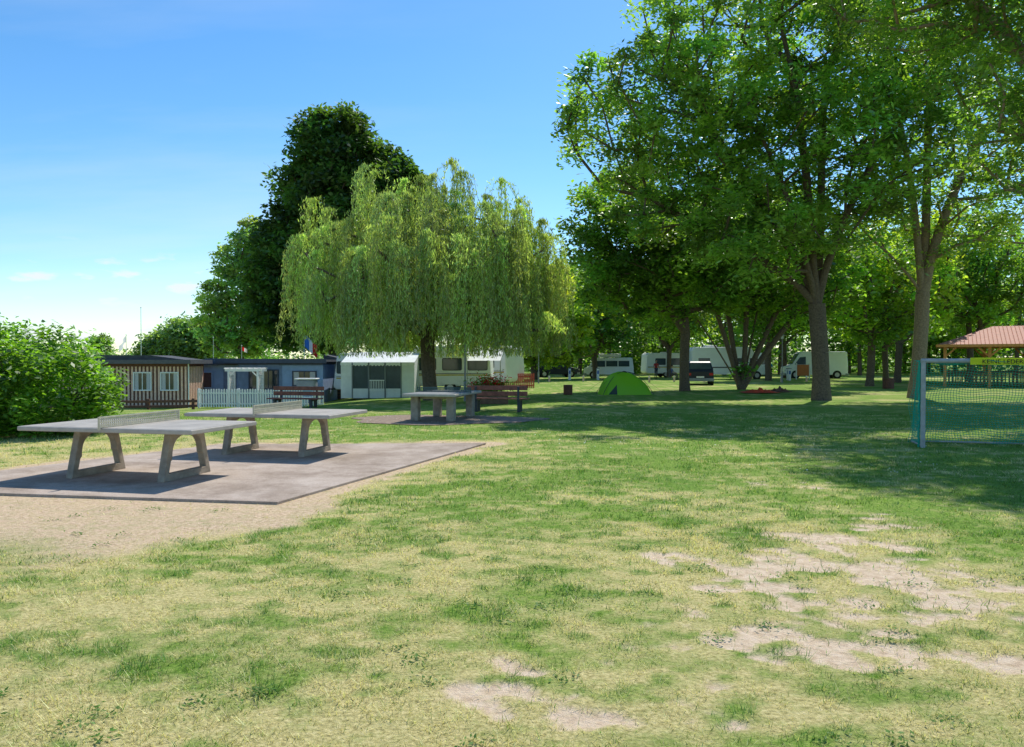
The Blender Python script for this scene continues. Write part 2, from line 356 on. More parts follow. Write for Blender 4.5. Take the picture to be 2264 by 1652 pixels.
# ================================================================ TENNIS TABLES
CONC=mat('table_concrete',(.34,.285,.22),.85,7,.25,.5,bscale=60); TOPM=mat('table_top',(.37,.34,.295),.65,3,.18,.1,bscale=120,spec=.25); EDGE=mat('table_edge',(.42,.38,.33),.55,9,.12)
NETM=mat('net_metal',(.55,.50,.36),.5,12,.12,metal=0); DARKM=mat('dark_metal',(.05,.055,.06),.5)
ANG=math.radians(-13)
def net(root,m,w=1.62,h=.15,z=.765):
    g=G(); g.b2(-.012,.012,-w/2,w/2,z,z+.02); g.b2(-.012,.012,-w/2,w/2,z+h-.02,z+h)
    g.b2(-.014,.014,-w/2-.02,-w/2,z-.03,z+h); g.b2(-.014,.014,w/2,w/2+.02,z-.03,z+h)
    for i in range(1,41): yy=-w/2+w*i/41; g.b2(-.006,.006,yy-.007,yy+.007,z+.02,z+h-.02)
    for i in range(1,4): zz=z+h*i/4; g.b2(-.008,.008,-w/2,w/2,zz-.008,zz+.008)
    g.ob('net',root,m)
def legframe(root,x,nm):
    cz=.30
    def ray(dx,dz,zb,zt,hb,off):
        best=1e9
        for (nz_,d) in ((-1,cz-zb),(1,zt-cz)):
            v=dz*nz_
            if v>1e-6: best=min(best,d/v)
        for sgn in(-1,1):
            n=Vector((.69*sgn,.17)).normalized(); d=n.dot(Vector((sgn*hb,-cz)))-off; v=dx*n[0]+dz*n[1]
            if v>1e-6: best=min(best,d/v)
        return best
    def out(a):
        dx,dz=math.cos(a),math.sin(a); b=ray(dx,dz,0,.69,.53,0); return (dx*b,cz+dz*b)
    def inn(a):
        dx,dz=math.cos(a),math.sin(a); b=ray(dx,dz,.10,.62,.53,.095)
        if dz>0: b=min(b,1/((abs(dx)/.335)**2.6+(dz/.325)**2.6)**(1/2.6))
        return (dx*b,cz+dz*b)
    N_=72; g=G(); t=.055
    A=[2*math.pi*k/N_ for k in range(N_)]
    A=sorted(set(A+[math.atan2(-cz,.53)%(2*math.pi),math.atan2(-cz,-.53)%(2*math.pi),math.atan2(.39,.36),math.atan2(.39,-.36),math.atan2(-.20,.405)%(2*math.pi),math.atan2(-.20,-.405)%(2*math.pi)]))
    n=len(A)
    for xx in(x-t,x+t):
        for a in A: q=out(a); g.v.append((xx,q[0],q[1]))
        for a in A: q=inn(a); g.v.append((xx,q[0],q[1]))
    for k in range(n):
        m=(k+1)%n
        g.f+= [(k,m,n+m,n+k),(2*n+k,3*n+k,3*n+m,2*n+m),(k,2*n+k,2*n+m,m),(n+k,n+m,3*n+m,3*n+k)]
    g.ob(nm,root,CONC,bevel=.010)
def table1(loc):
    root=E('table_tennis_table',loc,ANG)
    G().b2(-1.40,1.40,-.78,.78,.695,.757).ob('top_slab',root,EDGE,bevel=.012)
    g=G()
    for sx in(-1,1):
        for sy in(-1,1): g.b2(min(sx*.004,sx*1.375),max(sx*.004,sx*1.375),min(sy*.004,sy*.757),max(sy*.004,sy*.757),.755,.7605)
    g.ob('playing_surface',root,TOPM)
    legframe(root,-.78,'leg_frame_1'); legframe(root,.72,'leg_frame_2'); net(root,NETM)
table1((-5.44,10.95,.02)); table1((-4.27,13.65,.02))
root=E('table_tennis_table',(-1.98,21.7,0.016),ANG+math.radians(90))
TD=mat('table_top_dark',(.20,.21,.21),.55,4,.2); NG=mat('net_green',(.05,.10,.09),.6)
G().b2(-1.37,1.37,-.7625,.7625,.70,.775).ob('top_slab',root,EDGE,bevel=.02)
G().b2(-1.34,1.34,-.74,.74,.774,.779).ob('playing_surface',root,TD)
for i,(sx,sy) in enumerate(((-1,-1),(-1,1),(1,-1),(1,1))):
    G().b2(sx*.95-.13,sx*.95+.13,sy*.52-.11,sy*.52+.11,0,.70).ob('leg_%d'%(i+1),root,CONC,bevel=.03)
G().b2(-.95,.95,-.4,.4,.62,.70).ob('beam',root,CONC)
net(root,NG,1.6,.14,.78)

# ================================================================ BENCHES
RED=mat('bench_wood',(.27,.085,.055),.6,8,.35,.3)
def bench(loc,rot,m=RED,name='park_bench'):
    r=E(name,loc,rot); L_=2.05
    for i,xx in enumerate((-.72,.72)):
        G().b2(xx-.05,xx+.05,-.22,-.12,0,.40).b2(xx-.05,xx+.05,.14,.24,0,.42).b2(xx-.05,xx+.05,-.24,.26,.36,.42).ob('leg_%d'%(i+1),r,DARKM,bevel=.01)
        G().box((xx,.30,.62),(.07,.05,.46)).ob('back_support_%d'%(i+1),r,DARKM,bevel=.01)
    for i in range(3): G().b2(-L_/2,L_/2,-.25+.165*i,-.11+.165*i,.42,.46).ob('seat_slat_%d'%(i+1),r,m,bevel=.01)
    for i in range(2): G().b2(-L_/2,L_/2,.255,.29,.54+.19*i,.69+.19*i).ob('backrest_slat_%d'%(i+1),r,m,bevel=.01)
bench((-.45,25.0,0),math.radians(170)); bench((-8.0,27.5,tz(-8,27.5)-.1),math.radians(-12))
root=E('flower_planter',(-.9,29.5,tz(-.9,29.5))); G().b2(-.75,.75,-.25,.25,0,.42).ob('trough',root,mat('planter_wood',(.16,.09,.05),.8,8,.3),bevel=.02)
C_=rng.normal(size=(1700,3))*np.array([.38,.16,.19])+np.array([0,0,.72]); V,F,c=leaves(C_,.09,.06,np.tile([[.10,.20,.03]],(1700,1)),.4); addobj('leaves',mesh_np('planter_leaves',V,F,c,[LEAF]),root)
C_=rng.normal(size=(420,3))*np.array([.38,.16,.15])+np.array([0,-.05,.88]); V,F,c=leaves(C_,.08,.07,np.tile([[.65,.03,.03]],(420,1)),.4); addobj('flowers',mesh_np('planter_flowers',V,F,c,[GRASSM]),root)

# ================================================================ GOAL
GP=mat('goal_post',(.36,.37,.36),.5,10,.15,metal=.0); GN=mat('goal_net_green',(.012,.34,.24),.7); YEL=leafmat('banner_yellow',.3,.02,.5,(1,1,1),const=(.78,.82,.02)); BLK=mat('black_paint',(.01,.01,.01),.6)
gx,gy,gw,gh,gd=8.05,14.6,3.0,1.70,1.0; GR=math.radians(-14)
root=E('football_goal',(gx,gy,0),GR)
G().tube((0,0,0),(0,0,gh),.045,n=12).ob('post_1',root,GP,smooth=False); G().tube((gw,0,0),(gw,0,gh),.045,n=12).ob('post_2',root,GP)
G().tube((-.045,0,gh),(gw+.045,0,gh),.045,n=12).ob('crossbar',root,GP)
G().tube((.05,gd,.03),(gw,gd,.03),.018).tube((0,0,.03),(.05,gd,.03),.018).tube((gw,0,.03),(gw,gd,.03),.018).tube((0,0,gh),(.12,.5,gh),.018).tube((gw,0,gh),(gw,.5,gh),.018).ob('ground_frame',root,GP)
def netpatch(P,nu,nv,r=.0045):
    g=G()
    def seg(a,b): g.tube(Vector(a),Vector(b),r,n=3,cap=False)
    gr_=[[P(i/nu,j/nv) for j in range(nv+1)] for i in range(nu+1)]
    for i in range(nu+1):
        for j in range(nv+1):
            if j<nv: seg(gr_[i][j],gr_[i][j+1])
            if i<nu: seg(gr_[i][j],gr_[i+1][j])
    return g
def backp(u,v):
    xx=u*gw
    if v<.22: t=v/.22; yy=.5*t; zz=gh-.05*math.sin(math.pi*t)-.04*math.sin(math.pi*u)*t
    else: t=(v-.22)/.78; yy=.5+.5*t+.10*math.sin(math.pi*t); zz=gh*(1-t)+.03*t-.04*math.sin(math.pi*u)*(1-t)
    return (xx+.03*math.sin(v*17+u*9),yy+.07*math.sin(u*11+v*4),zz+.02*math.sin(u*23+v*5))
netpatch(backp,58,44,.005).ob('back_net',root,GN)
def sidep(x0):
    def f(u,v):
        top=.5; yb=u*(top+(gd-top)*v+.06*math.sin(math.pi*v)); return (x0-.05*math.sin(math.pi*u)*math.sin(math.pi*v)+(.05 if x0==0 else -.05)*u,yb,gh*(1-v)+.03*v)
    return f
netpatch(sidep(0),12,26).ob('side_net_1',root,GN); netpatch(sidep(gw),12,26).ob('side_net_2',root,GN)
g=G(); 
for k in range(26):
    g.tube((-.07+.03*random.random(),.05,gh*k/26),(-.07+.03*random.random(),.05,gh*(k+1)/26),.022,n=6)
g.ob('net_edge_cord',root,GN)
M_=Matrix.Rotation(GR,3,'Z'); bp_=M_@Vector((.80,-.055,0))
root2=E('goal_banner',(gx+bp_.x,gy+bp_.y,gh-.055),GR)
g=G(); n=24
for i in range(n+1):
    xx=2.0*i/n; yy=.004*math.sin(i*.9)
    g.v+=[(xx,yy,-.02+.003*math.sin(i*.7)),(xx,yy,.115+.003*math.sin(i*.5))]
for i in range(n): g.f.append((2*i,2*i+2,2*i+3,2*i+1))
g.ob('banner_cloth',root2,YEL)
cu=bpy.data.curves.new('lettering','FONT'); cu.body='KEINE LEDERBÄLLE'; cu.size=.115; cu.extrude=.001; cu.materials.append(BLK); cu.space_character=1.05
to=bpy.data.objects.new('lettering',cu); COL.objects.link(to); to.parent=root2; to.location=(.20,-.010,.004); to.rotation_euler=(math.radians(90),0,0)

# ================================================================ TREES
print('trees')
tA=[(6.6,31.5,12.2,4.6,4.0,3.6),(10.2,32,15.3,5.2,5.0,4.6),(13.8,31.5,10.2,4.6,4.0,3.8),(8.3,32.5,9.0,4.6,3.8,2.9),(15.3,32.5,14,4.0,4.0,4.6),(10.0,31,7.0,3.6,3,1.8)]
tree('ash_tree',(13.3,32.2),4.2,tA,460,.82,.36,175,.39,.28,.12,(.150,.265,.042),cvar2=.5,lean=(-.15,0),mat_leaf=LEAFG,up=.5,inner=.10,limbs=[(-6.3,0,4.0),(-4.3,.8,7.6),(-1.6,-1,10),(.6,.5,10),(2.6,-.5,7),(-2.6,-1.5,6)])
tC=[(19.6,34,13,4.2,3.5,6.5),(17.4,34,9.3,2.2,2.5,2.4),(22.5,34.5,10,3.2,3,3.6)]
tree('ash_tree',(18.5,34.2),4.8,tC,170,1.02,.31,115,.38,.27,.115,(.19,.30,.042),cvar2=.45,lean=(.25,0),mat_leaf=LEAFG,bark=BARKL,up=.4,inner=.08,limbs=[(-1.3,0,9),(.5,.3,10),(2.6,0,7.5),(-2.4,.1,2.6)])
tD=[(13.0,22.2,14.2,4.0,3.8,3.2),(16.0,20.5,11.2,4.0,3.6,3.6),(15.2,20.5,8.0,2.4,2.5,2.0)]
tree('ash_tree',(17.8,20.0),4.0,tD,270,.74,.3,185,.40,.21,.09,(.150,.265,.042),cvar2=.45,mat_leaf=LEAFG,bark=BARKL,up=.4,inner=.12,limbs=[(-4.6,2,8.5),(-2.8,.5,6),(-1,0,7),(1.5,0,6)])
tB=[(8.8,41.5,7.4,5.4,4.0,3.6),(6.2,41,8.5,3.4,3.6,4.0),(11.5,42,9,3.6,3.6,3.6)]
tree('maple_tree',(9.75,42),3.4,tB,240,.88,.27,155,.45,.32,.18,(.11,.21,.034),cvar2=.5,up=.5,inner=.08)
tE=[(14,44,8.3,5.2,4.2,3.9),(17.5,45,7.5,3.3,3.2,3.2)]
tree('multi_stem_tree',(13.6,44.3),3,tE,200,.95,.17,155,.45,.32,.17,(.12,.235,.038),cvar2=.5,stems=[(-2.4,.2,4.2),(-1.4,-.3,4.6),(-.6,.3,4.8),(.1,-.2,5),(.9,.3,4.8),(1.9,0,4.6),(2.9,.2,4.2)],up=.5,inner=.08)
tH=[(-13.3,56,17.4,2.9,3,3.0),(-13.8,56,12.8,3.7,4,5.2),(-9.4,56,14.3,2.8,3,3.2),(-16.0,56,8.6,3.3,4,4.6),(-10.6,56.5,8.5,3.6,4,4),(-8.0,56,12.3,2.9,3,3.5),(-15.0,55.5,5.5,4.5,3.5,3)]
tree('chestnut_tree',(-13.3,56),3.5,tH,560,.85,.5,200,.50,.44,.24,(.058,.120,.026),cvar2=.5,up=.4,shell=.28,inner=0)
tree('poplar_tree',(-26.2,72),3,[(-26,72,8,2.6,2.5,6.2),(-25.0,72,12.6,1.9,2,3.0),(-28.3,72,5.8,1.8,2,3.6),(-23.6,72,7,2.0,2.2,5)],220,.9,.3,85,.43,.42,.26,(.23,.34,.12),cvar2=.4,up=.3,inner=.1)
tree('maple_tree',(-49,115),2,[(-49,115,4.6,5.2,4,3.9),(-54,116,3.6,4,3,2.6)],150,1.1,.3,100,.7,.6,.4,(.17,.25,.09),inner=0)
tree('linden_tree',(2.0,68),2.5,[(1.8,68,6.5,4.3,4,5.0),(-1,67,7.5,3.4,3,3.4),(4.2,68.5,5.2,3.0,3,4)],240,.9,.3,105,.50,.42,.28,(.30,.40,.05),inner=0)
Vs=[];Fs=[];Cs=[];WV=[];WF=[];off=0;woff=0
dist=[]
for k in range(24):
    dist.append((rng.uniform(2,95),rng.uniform(92,125),rng.uniform(11,18)))
for X,Y,H in [(6,86,13),(12,92,14),(25,88,15),(33,92,16),(41,88,16),(50,92,18),(58,86,17),(20,97,14),(-4,92,10),(-14,100,9),(-60,170,8),(-75,180,8),(-90,190,9),(-110,200,9),(-45,180,8),(-30,170,9),(66,88,17),(75,90,18)]: dist.append((X,Y,H))
for X,Y,H in dist:
    env=[(X,Y,H*.56,H*.34,H*.3,H*.42),(X+H*.15*rng.uniform(-1,1),Y,H*.7,H*.24,H*.2,H*.28)]
    P=sample_env(env,int(70),.9,.4); kk=rng.poisson(50,len(P)); base=np.array([.14,.25,.045]) if rng.uniform()<.5 else np.array([.27,.38,.06])
    cc=base*(1+.4*rng.uniform(-1,1,(len(P),1))); s=H*.052
    C_=np.repeat(P,kk,0)+rng.normal(size=(kk.sum(),3))*s*np.array([1,1,.7])
    V,F,c=leaves(C_,.62,.42,np.repeat(cc,kk,0),.3); Vs.append(V);Fs.append(F+off);Cs.append(c);off+=len(V)
    g=G().tube((X,Y,-.3),(X+.3*rng.normal(),Y,H*.6),.28,.1,8,False); WV+=g.v; WF+=[tuple(i+woff for i in f) for f in g.f]; woff+=len(g.v)
P=[];
for k in range(340): P.append((rng.uniform(-8,105),rng.uniform(98,128),rng.uniform(.4,4.2)))
for k in range(200): P.append((rng.uniform(-140,-8),rng.uniform(130,180),rng.uniform(.4,2.6)))
P=np.array(P); kk=rng.poisson(100,len(P)); C_=np.repeat(P,kk,0)+rng.normal(size=(kk.sum(),3))*np.array([1.6,1,.9]); 
V,F,c=leaves(C_,.6,.45,np.repeat(np.array([.10,.19,.04])*(1+.5*rng.uniform(-1,1,(len(P),1))),kk,0),.3); Vs.append(V);Fs.append(F+off);Cs.append(c)
root=E('distant_trees')
addobj('foliage',mesh_np('distant_foliage',np.concatenate(Vs),np.concatenate(Fs),np.concatenate(Cs),[LEAF]),root)
addobj('trunks',mesh_np('distant_trunks',np.array(WV),np.array(WF),None,[BARK],True),root)
for (X,Y,H,c) in [(22,64,13,(.15,.27,.042)),(30,58,14,(.28,.39,.055)),(24.0,50,10,(.21,.33,.045)),(38,62,15,(.14,.26,.042)),(27,74,15,(.29,.40,.055)),(37,42,14,(.18,.29,.042)),(8,72,11,(.13,.25,.042)),(16,76,13,(.18,.29,.04)),(46,56,15,(.14,.25,.042)),(33,66,13,(.27,.38,.05))]:
    env=[(X,Y,H*.64,H*.31,H*.28,H*.34),(X+1,Y,H*.44,H*.25,H*.22,H*.15)]
    tree('park_tree',(X,Y),H*.22,env,130,1.05,.26,105,.52,.38,.22,c,cvar2=.5,up=.4,inner=0,hang=0)

# ---- willow
def willow(base):
    bx,by=base; bz=tz(bx,by)-.05; root=E('weeping_willow',(bx,by,bz)); off=np.array([bx,by,bz])
    anchors=[]
    for k in range(200):
        a=rng.uniform(0,2*np.pi); r=5.8*rng.uniform(0,1)**.5
        X=bx+.05+r*math.cos(a)*1.0; Y=by+r*math.sin(a)*.85
        top=(9.5-2.9*(r/5.5)**2.0)+rng.uniform(-1.6,.4)+.6*math.sin(X*1.3+1)
        if rng.uniform()<.4: top-=rng.uniform(.5,3.0)
        anchors.append((X,Y,max(top,3.6)))
    sprigs=[]
    for (dx,h) in ((-3.0,10.6),(.9,10.7),(1.3,10.1),(3.2,9.7),(4.0,9.1),(-2.3,10.0),(.2,9.8),(-4.6,8.6),(-5.2,8.9),(5.0,8.0),(5.4,7.4),(-1.2,10.0),(2.4,9.3)): sprigs.append((bx+dx,by+rng.uniform(-1,1),h))
    A=np.array(anchors)
    Ain=A-np.array([0,0,.6])
    Nn,par,r,tips=skeleton((bx,by,bz),2.9,Ain[A[:,2]<9.3],.33,(-.1,0),.3)
    r=np.where(np.arange(len(r))>5,np.minimum(r,.10),r)
    SV=[];SC=[];thin=[];
    allA=anchors+sprigs
    for ai,a in enumerate(allA):
        sprig=ai>=len(anchors)
        ns=rng.integers(10,17); rad=np.array([a[0]-bx,a[1]-by,0]); R=np.linalg.norm(rad); rad/=R+1e-6
        tint=np.array([.345,.45,.13])*rng.uniform(.6,1.25)*np.array([rng.uniform(.9,1.1),1,rng.uniform(.8,1.15)])
        bsp=rng.uniform(.5,1.0)
        zb0=2.0+rng.uniform(0,1.5)
        if rng.uniform()<.45 or sprig: zb0=max(zb0,a[2]-rng.uniform(2.0,4.0))
        if a[0]<bx-4.4: zb0=max(zb0,3.1+rng.uniform(0,.6))
        for s in range(ns):
            d=rad*.7+rng.normal(size=3)*.8; d[2]=0; d/=np.linalg.norm(d)+1e-6
            reach=rng.uniform(.15,1.0)*bsp; rise=rng.uniform(.0,.40)
            zb=max(1.9,zb0+rng.normal()*.45)
            Lh=max(.8,a[2]-zb); m=int(20+Lh*21); t=np.sort(rng.uniform(0,1,m))
            arch=np.clip(t*Lh/ .9,0,1)
            px=a[0]+d[0]*reach*np.sin(arch*np.pi/2); py=a[1]+d[1]*reach*np.sin(arch*np.pi/2)
            sw=rng.uniform(-.45,.45)
            px=px+sw*t**2*Lh*.25+.05*np.sin(t*9+s); pz=a[2]+rise*np.sin(np.clip(arch,0,1)*np.pi)-Lh*t**1.15
            q=np.stack([px,py,pz],1)+rng.normal(size=(m,3))*np.array([.06,.06,.03])
            SV.append(q); SC.append(np.repeat((tint*rng.uniform(.7,1.3))[None],m,0))
            i2=np.linspace(0,m-1,7).astype(int); thin.append(np.stack([px,py,pz],1)[i2])
    C_=np.concatenate(SV); V,F,c=leaves(C_,.20,.042,np.concatenate(SC),.0,hang=.6,cvar=.35)
    addobj('hanging_foliage',mesh_np('willow_leaves',V-off,F,c,[LEAFW]),root)
    print('willow leaves',len(C_))
    V,F=tubes(Nn,par,r); addobj('trunk_and_limbs',mesh_np('willow_wood',V-off,F,None,[BARK],True),root)
    TV=[];TF=[]
    for s in thin:
        for i in range(6):
            b=len(TV); p0=s[i];p1=s[i+1]; w=np.array([.006,0,0]); TV+= [p0-w,p0+w,p1+w,p1-w]; TF.append((b,b+1,b+2,b+3))
    addobj('twigs',mesh_np('willow_twigs',np.array(TV)-off,np.array(TF),None,[mat('twig',(.30,.27,.08),.7)]),root)
willow((-3.7,34))

# ---- big bush left
root=E('elder_bush',(-11.6,17.6,0)); P=[]
env=[(-12.0,17.8,1.12,2.45,2.2,1.36),(-14.0,17.5,1.15,2.8,2.4,1.5),(-10.75,17.3,.85,1.35,1.5,1.2),(-11.8,17.2,.45,2.25,1.6,.7)]
P=sample_env(env,540,.17,.22); P=P[P[:,2]>.08]; kk=rng.poisson(80,len(P)); C_=np.repeat(P,kk,0)+rng.normal(size=(kk.sum(),3))*.15; k=C_[:,2]>.03; C_=C_[k]
ccc=np.repeat(np.array([.13,.26,.030])*(1+.45*rng.uniform(-1,1,(len(P),1))),kk,0)[k]
sp_=[]
for k in range(150):
    p=P[rng.integers(len(P))]; 
    if p[2]<.9: continue
    d=np.array([rng.normal()*.35,rng.normal()*.35-.2,1]); 
    for t in np.linspace(0,.40,16): sp_.append(p+d*(t+.1)+rng.normal(size=3)*.05)
sp_=np.array(sp_); C_=np.concatenate([C_,sp_]); ccc=np.concatenate([ccc,np.repeat(np.array([[.16,.30,.035]]),len(sp_),0)])
V,F,c=leaves(C_,.15,.08,ccc,.6); off=np.array([-11.6,17.6,0])
addobj('foliage',mesh_np('bush_leaves',V-off,F,c,[LEAF]),root)
g=G()
for k in range(16):
    a=rng.uniform(0,6.28); g.tube((.3*math.cos(a)+rng.uniform(-1,1),.3*math.sin(a),0),(2*math.cos(a),1.4*math.sin(a),rng.uniform(1,2)),.03,.01,6)
g.ob('stems',root,BARK)

# ================================================================ BUILDINGS
ROOF=mat('roof_felt',(.06,.065,.075),.85,5,.25); WHITE=mat('white_paint',(.76,.77,.76),.5,5,.06); GLASS=mat('window_glass',(.03,.04,.05),.08,2,.2,spec=.8); BROWNW=mat('hut_wood_brown',(.14,.06,.04),.7,8,.25); CREAM=mat('hut_wood_cream',(.75,.50,.38),.7,8,.15)
CURT=mat('curtain_white',(.5,.5,.5),.7,20,.1)
def window(root,cx,y,cz,w,h,nm,frame=WHITE,curt=True,mull=1):
    t=.06
    g=G(); g.b2(cx-w/2-t,cx+w/2+t,y-.05,y-.002,cz+h/2,cz+h/2+t).b2(cx-w/2-t,cx+w/2+t,y-.06,y-.002,cz-h/2-t,cz-h/2).b2(cx-w/2-t,cx-w/2,y-.05,y-.002,cz-h/2,cz+h/2).b2(cx+w/2,cx+w/2+t,y-.05,y-.002,cz-h/2,cz+h/2)
    for i in range(mull): xx=cx-w/2+w*(i+1)/(mull+1); g.b2(xx-.02,xx+.02,y-.045,y-.004,cz-h/2,cz+h/2)
    g.ob(nm+'_frame',root,frame)
    G().b2(cx-w/2,cx+w/2,y-.02,y-.003,cz-h/2,cz+h/2).ob(nm+'_glass',root,GLASS)
    if curt: G().b2(cx-w/2+.02,cx-w/4,y-.025,y-.021,cz-h/2,cz+h/2).b2(cx+w/4,cx+w/2-.02,y-.025,y-.021,cz-h/2,cz+h/2).ob(nm+'_curtain',root,CURT)
hz=tz(-18,37); root=E('striped_wooden_hut',(-18.1,37.2,hz)); HD=1.9
G().b2(-6,1.95,0,HD,0,2.08).ob('walls',root,BROWNW)
g=G(); k=-6
while k<1.9: g.b2(k,k+.095,-.03,-.002,.05,2.06); k+=.19
g.ob('cladding_boards',root,CREAM)
g=G(); k=.1
while k<HD-.1: g.b2(1.952,1.98,k,k+.095,.05,2.06); k+=.19
g.ob('cladding_boards_side',root,CREAM)
G().b2(-6.4,2.25,-.45,HD+.3,2.30,2.38).ob('roof_sheet',root,ROOF); G().prism([(-6.2,2.38),(2.1,2.38),(.2,2.62),(-5,2.66)],-.3,HD+.1).ob('roof',root,ROOF)
G().b2(-6.4,2.25,-.50,-.452,2.20,2.40).b2(2.252,2.29,-.5,HD+.3,2.20,2.40).ob('fascia',root,mat('fascia_grey',(.10,.10,.11),.6)); G().b2(-6,1.95,-.02,HD,2.08,2.30).ob('wall_band',root,BROWNW)
window(root,-.30,-.03,1.32,.80,.82,'window_1'); window(root,1.05,-.03,1.32,.80,.82,'window_2'); window(root,-2.4,-.03,1.32,.8,.82,'window_3')
G().tube((2.02,-.1,0),(2.02,-.1,2.2),.035,n=8).ob('downpipe',root,WHITE)
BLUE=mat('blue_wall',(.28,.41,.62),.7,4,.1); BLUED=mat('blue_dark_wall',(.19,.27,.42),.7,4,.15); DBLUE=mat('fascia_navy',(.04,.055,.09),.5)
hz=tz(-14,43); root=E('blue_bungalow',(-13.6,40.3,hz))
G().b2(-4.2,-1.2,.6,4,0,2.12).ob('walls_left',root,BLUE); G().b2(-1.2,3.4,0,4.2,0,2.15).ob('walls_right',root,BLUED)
G().b2(-4.4,-1.0,.2,4.2,2.12,2.22).ob('roof_left',root,ROOF); G().b2(-2.2,3.7,-.5,4.4,2.30,2.42).b2(-1.9,3.4,-.2,4.2,2.15,2.30).ob('roof_right',root,ROOF)
G().b2(-2.2,3.7,-.54,-.502,2.22,2.46).ob('fascia',root,DBLUE)
G().prism([(-4.5,2.22),(-2.25,2.22),(-2.25,2.48),(-3.0,2.48)],.3,4.1).ob('roof_pitch',root,mat('roof_blue',(.05,.08,.13),.4))
G().b2(1.2,3.4,-.02,-.001,.1,2.1).ob('light_panel',root,BLUE)
window(root,.2,-.02,1.35,1.5,.95,'window_1',frame=DBLUE,curt=False,mull=2); window(root,2.4,-.03,1.4,1.2,.7,'window_2',frame=DBLUE,curt=True)
window(root,-3.2,.58,1.3,.7,.8,'window_3',frame=BLUE,curt=False,mull=0)
G().b2(-2.2,-1.5,.56,.60,.05,1.95).ob('door',root,mat('door_blue',(.16,.22,.34),.5))
root=E('garden_pergola',(-13.9,38.6,tz(-14,39)))
g=G()
for xx in(-.75,.75):
    for yy in(0,.8): g.b2(xx-.05,xx+.05,yy-.05,yy+.05,0,1.8)
for yy in(0,.8): g.b2(-.95,.95,yy-.03,yy+.03,1.802,1.92)
for i in range(7): xx=-.9+.3*i; g.b2(xx-.02,xx+.02,-.25,1.05,1.922,2.0)
g.ob('frame',root,WHITE)
g=G()
for xx in(-.75,.75):
    for i in range(6): g.b2(xx-.01,xx+.01,.05+.12*i,.08+.12*i,.2,1.78)
    for i in range(9): g.b2(xx-.006,xx+.006,.04,.76,.2+.17*i,.23+.17*i)
for s in(-1,1): g.box((s*.6,0,1.66),(.38,.04,.05),0,s*math.radians(45))
g.ob('trellis',root,WHITE)
def picket(name,x0,y0,x1,y1,h,m,sp=.13,w=.07):
    L_=math.hypot(x1-x0,y1-y0); zz=tz((x0+x1)/2,(y0+y1)/2); root=E(name,(x0,y0,zz),math.atan2(y1-y0,x1-x0)); g=G(); k=0
    while k<L_:
        hh=h*(1+.02*random.uniform(-1,1)); g.prism([(k,.05),(k+w,.05),(k+w,hh-.04),(k+w/2,hh),(k,hh-.04)],-.012,.012); k+=sp
    g.ob('pickets',root,m); G().b2(0,L_,.013,.05,.18,.24).b2(0,L_,.013,.05,h-.24,h-.18).ob('rails',root,m)
    g=G(); k=0
    while k<=L_: g.b2(k,k+.08,.051,.12,0,h+.03); k+=2.0
    g.ob('posts',root,m)
picket('picket_fence',-15.6,37.0,-9.3,36.8,.95,WHITE); picket('picket_fence',-.5,44.5,1.3,45.3,.95,mat('red_fence',(.50,.08,.06),.6),.13,.08)
root=E('wooden_rail_fence',(-13.9,28.4,tz(-13.9,28.4)),math.radians(12)); g=G()
for i in range(4): g.b2(-3.2+1.6*i,-3.1+1.6*i,-.05,.05,0,.42)
g.ob('posts',root,BROWNW); G().b2(-3.3,1.8,-.08,-.052,.08,.18).b2(-3.3,1.8,-.08,-.052,.27,.37).ob('rails',root,BROWNW,bevel=.01)
GREYP=mat('grey_plastic',(.22,.25,.29),.5,4,.1); LB=mat('lightblue_plastic',(.35,.50,.60),.4,4,.05)
root=E('storage_cabinet',(-10.6,38.6,tz(-11,39))); G().b2(-.5,.5,-.3,.3,.3,1.35).ob('body',root,GREYP,bevel=.12,seg=4); G().b2(-.56,.56,-.36,.36,1.352,1.42).ob('lid',root,WHITE,bevel=.03); G().b2(-.45,-.38,-.25,-.18,0,.3).b2(.38,.45,-.25,-.18,0,.3).b2(-.45,-.38,.18,.25,0,.3).b2(.38,.45,.18,.25,0,.3).ob('feet',root,DARKM)
root=E('garden_chair',(-9.9,36.2,tz(-10,36.2)),.3); g=G()
for a in(-.22,.22):
    for b in(-.2,.2): g.tube((a*1.1,b*1.1,0),(a,b,.43),.02,n=6)
g.ob('legs',root,LB); G().b2(-.25,.25,-.24,.24,.43,.46).ob('seat',root,LB,bevel=.01); G().box((0,.26,.72),(.5,.03,.5)).ob('backrest',root,LB,bevel=.01)
G().b2(-.29,-.25,-.22,.25,.62,.65).b2(.25,.29,-.22,.25,.62,.65).ob('armrests',root,LB)
root=E('wooden_shed',(-9.9,43.6,tz(-10,43))); G().b2(-.9,.6,0,2,0,2.1).ob('walls',root,BROWNW); G().prism([(-1.05,2.1),(.75,2.1),(.75,2.18),(-1.05,2.6)],-.2,2.2).ob('roof',root,ROOF)
g=G(); 
for i in range(12): g.b2(-.9,.6,-.03,-.002,.05+.16*i,.17+.16*i)
g.ob('boards',root,mat('dark_boards',(.04,.035,.035),.7))

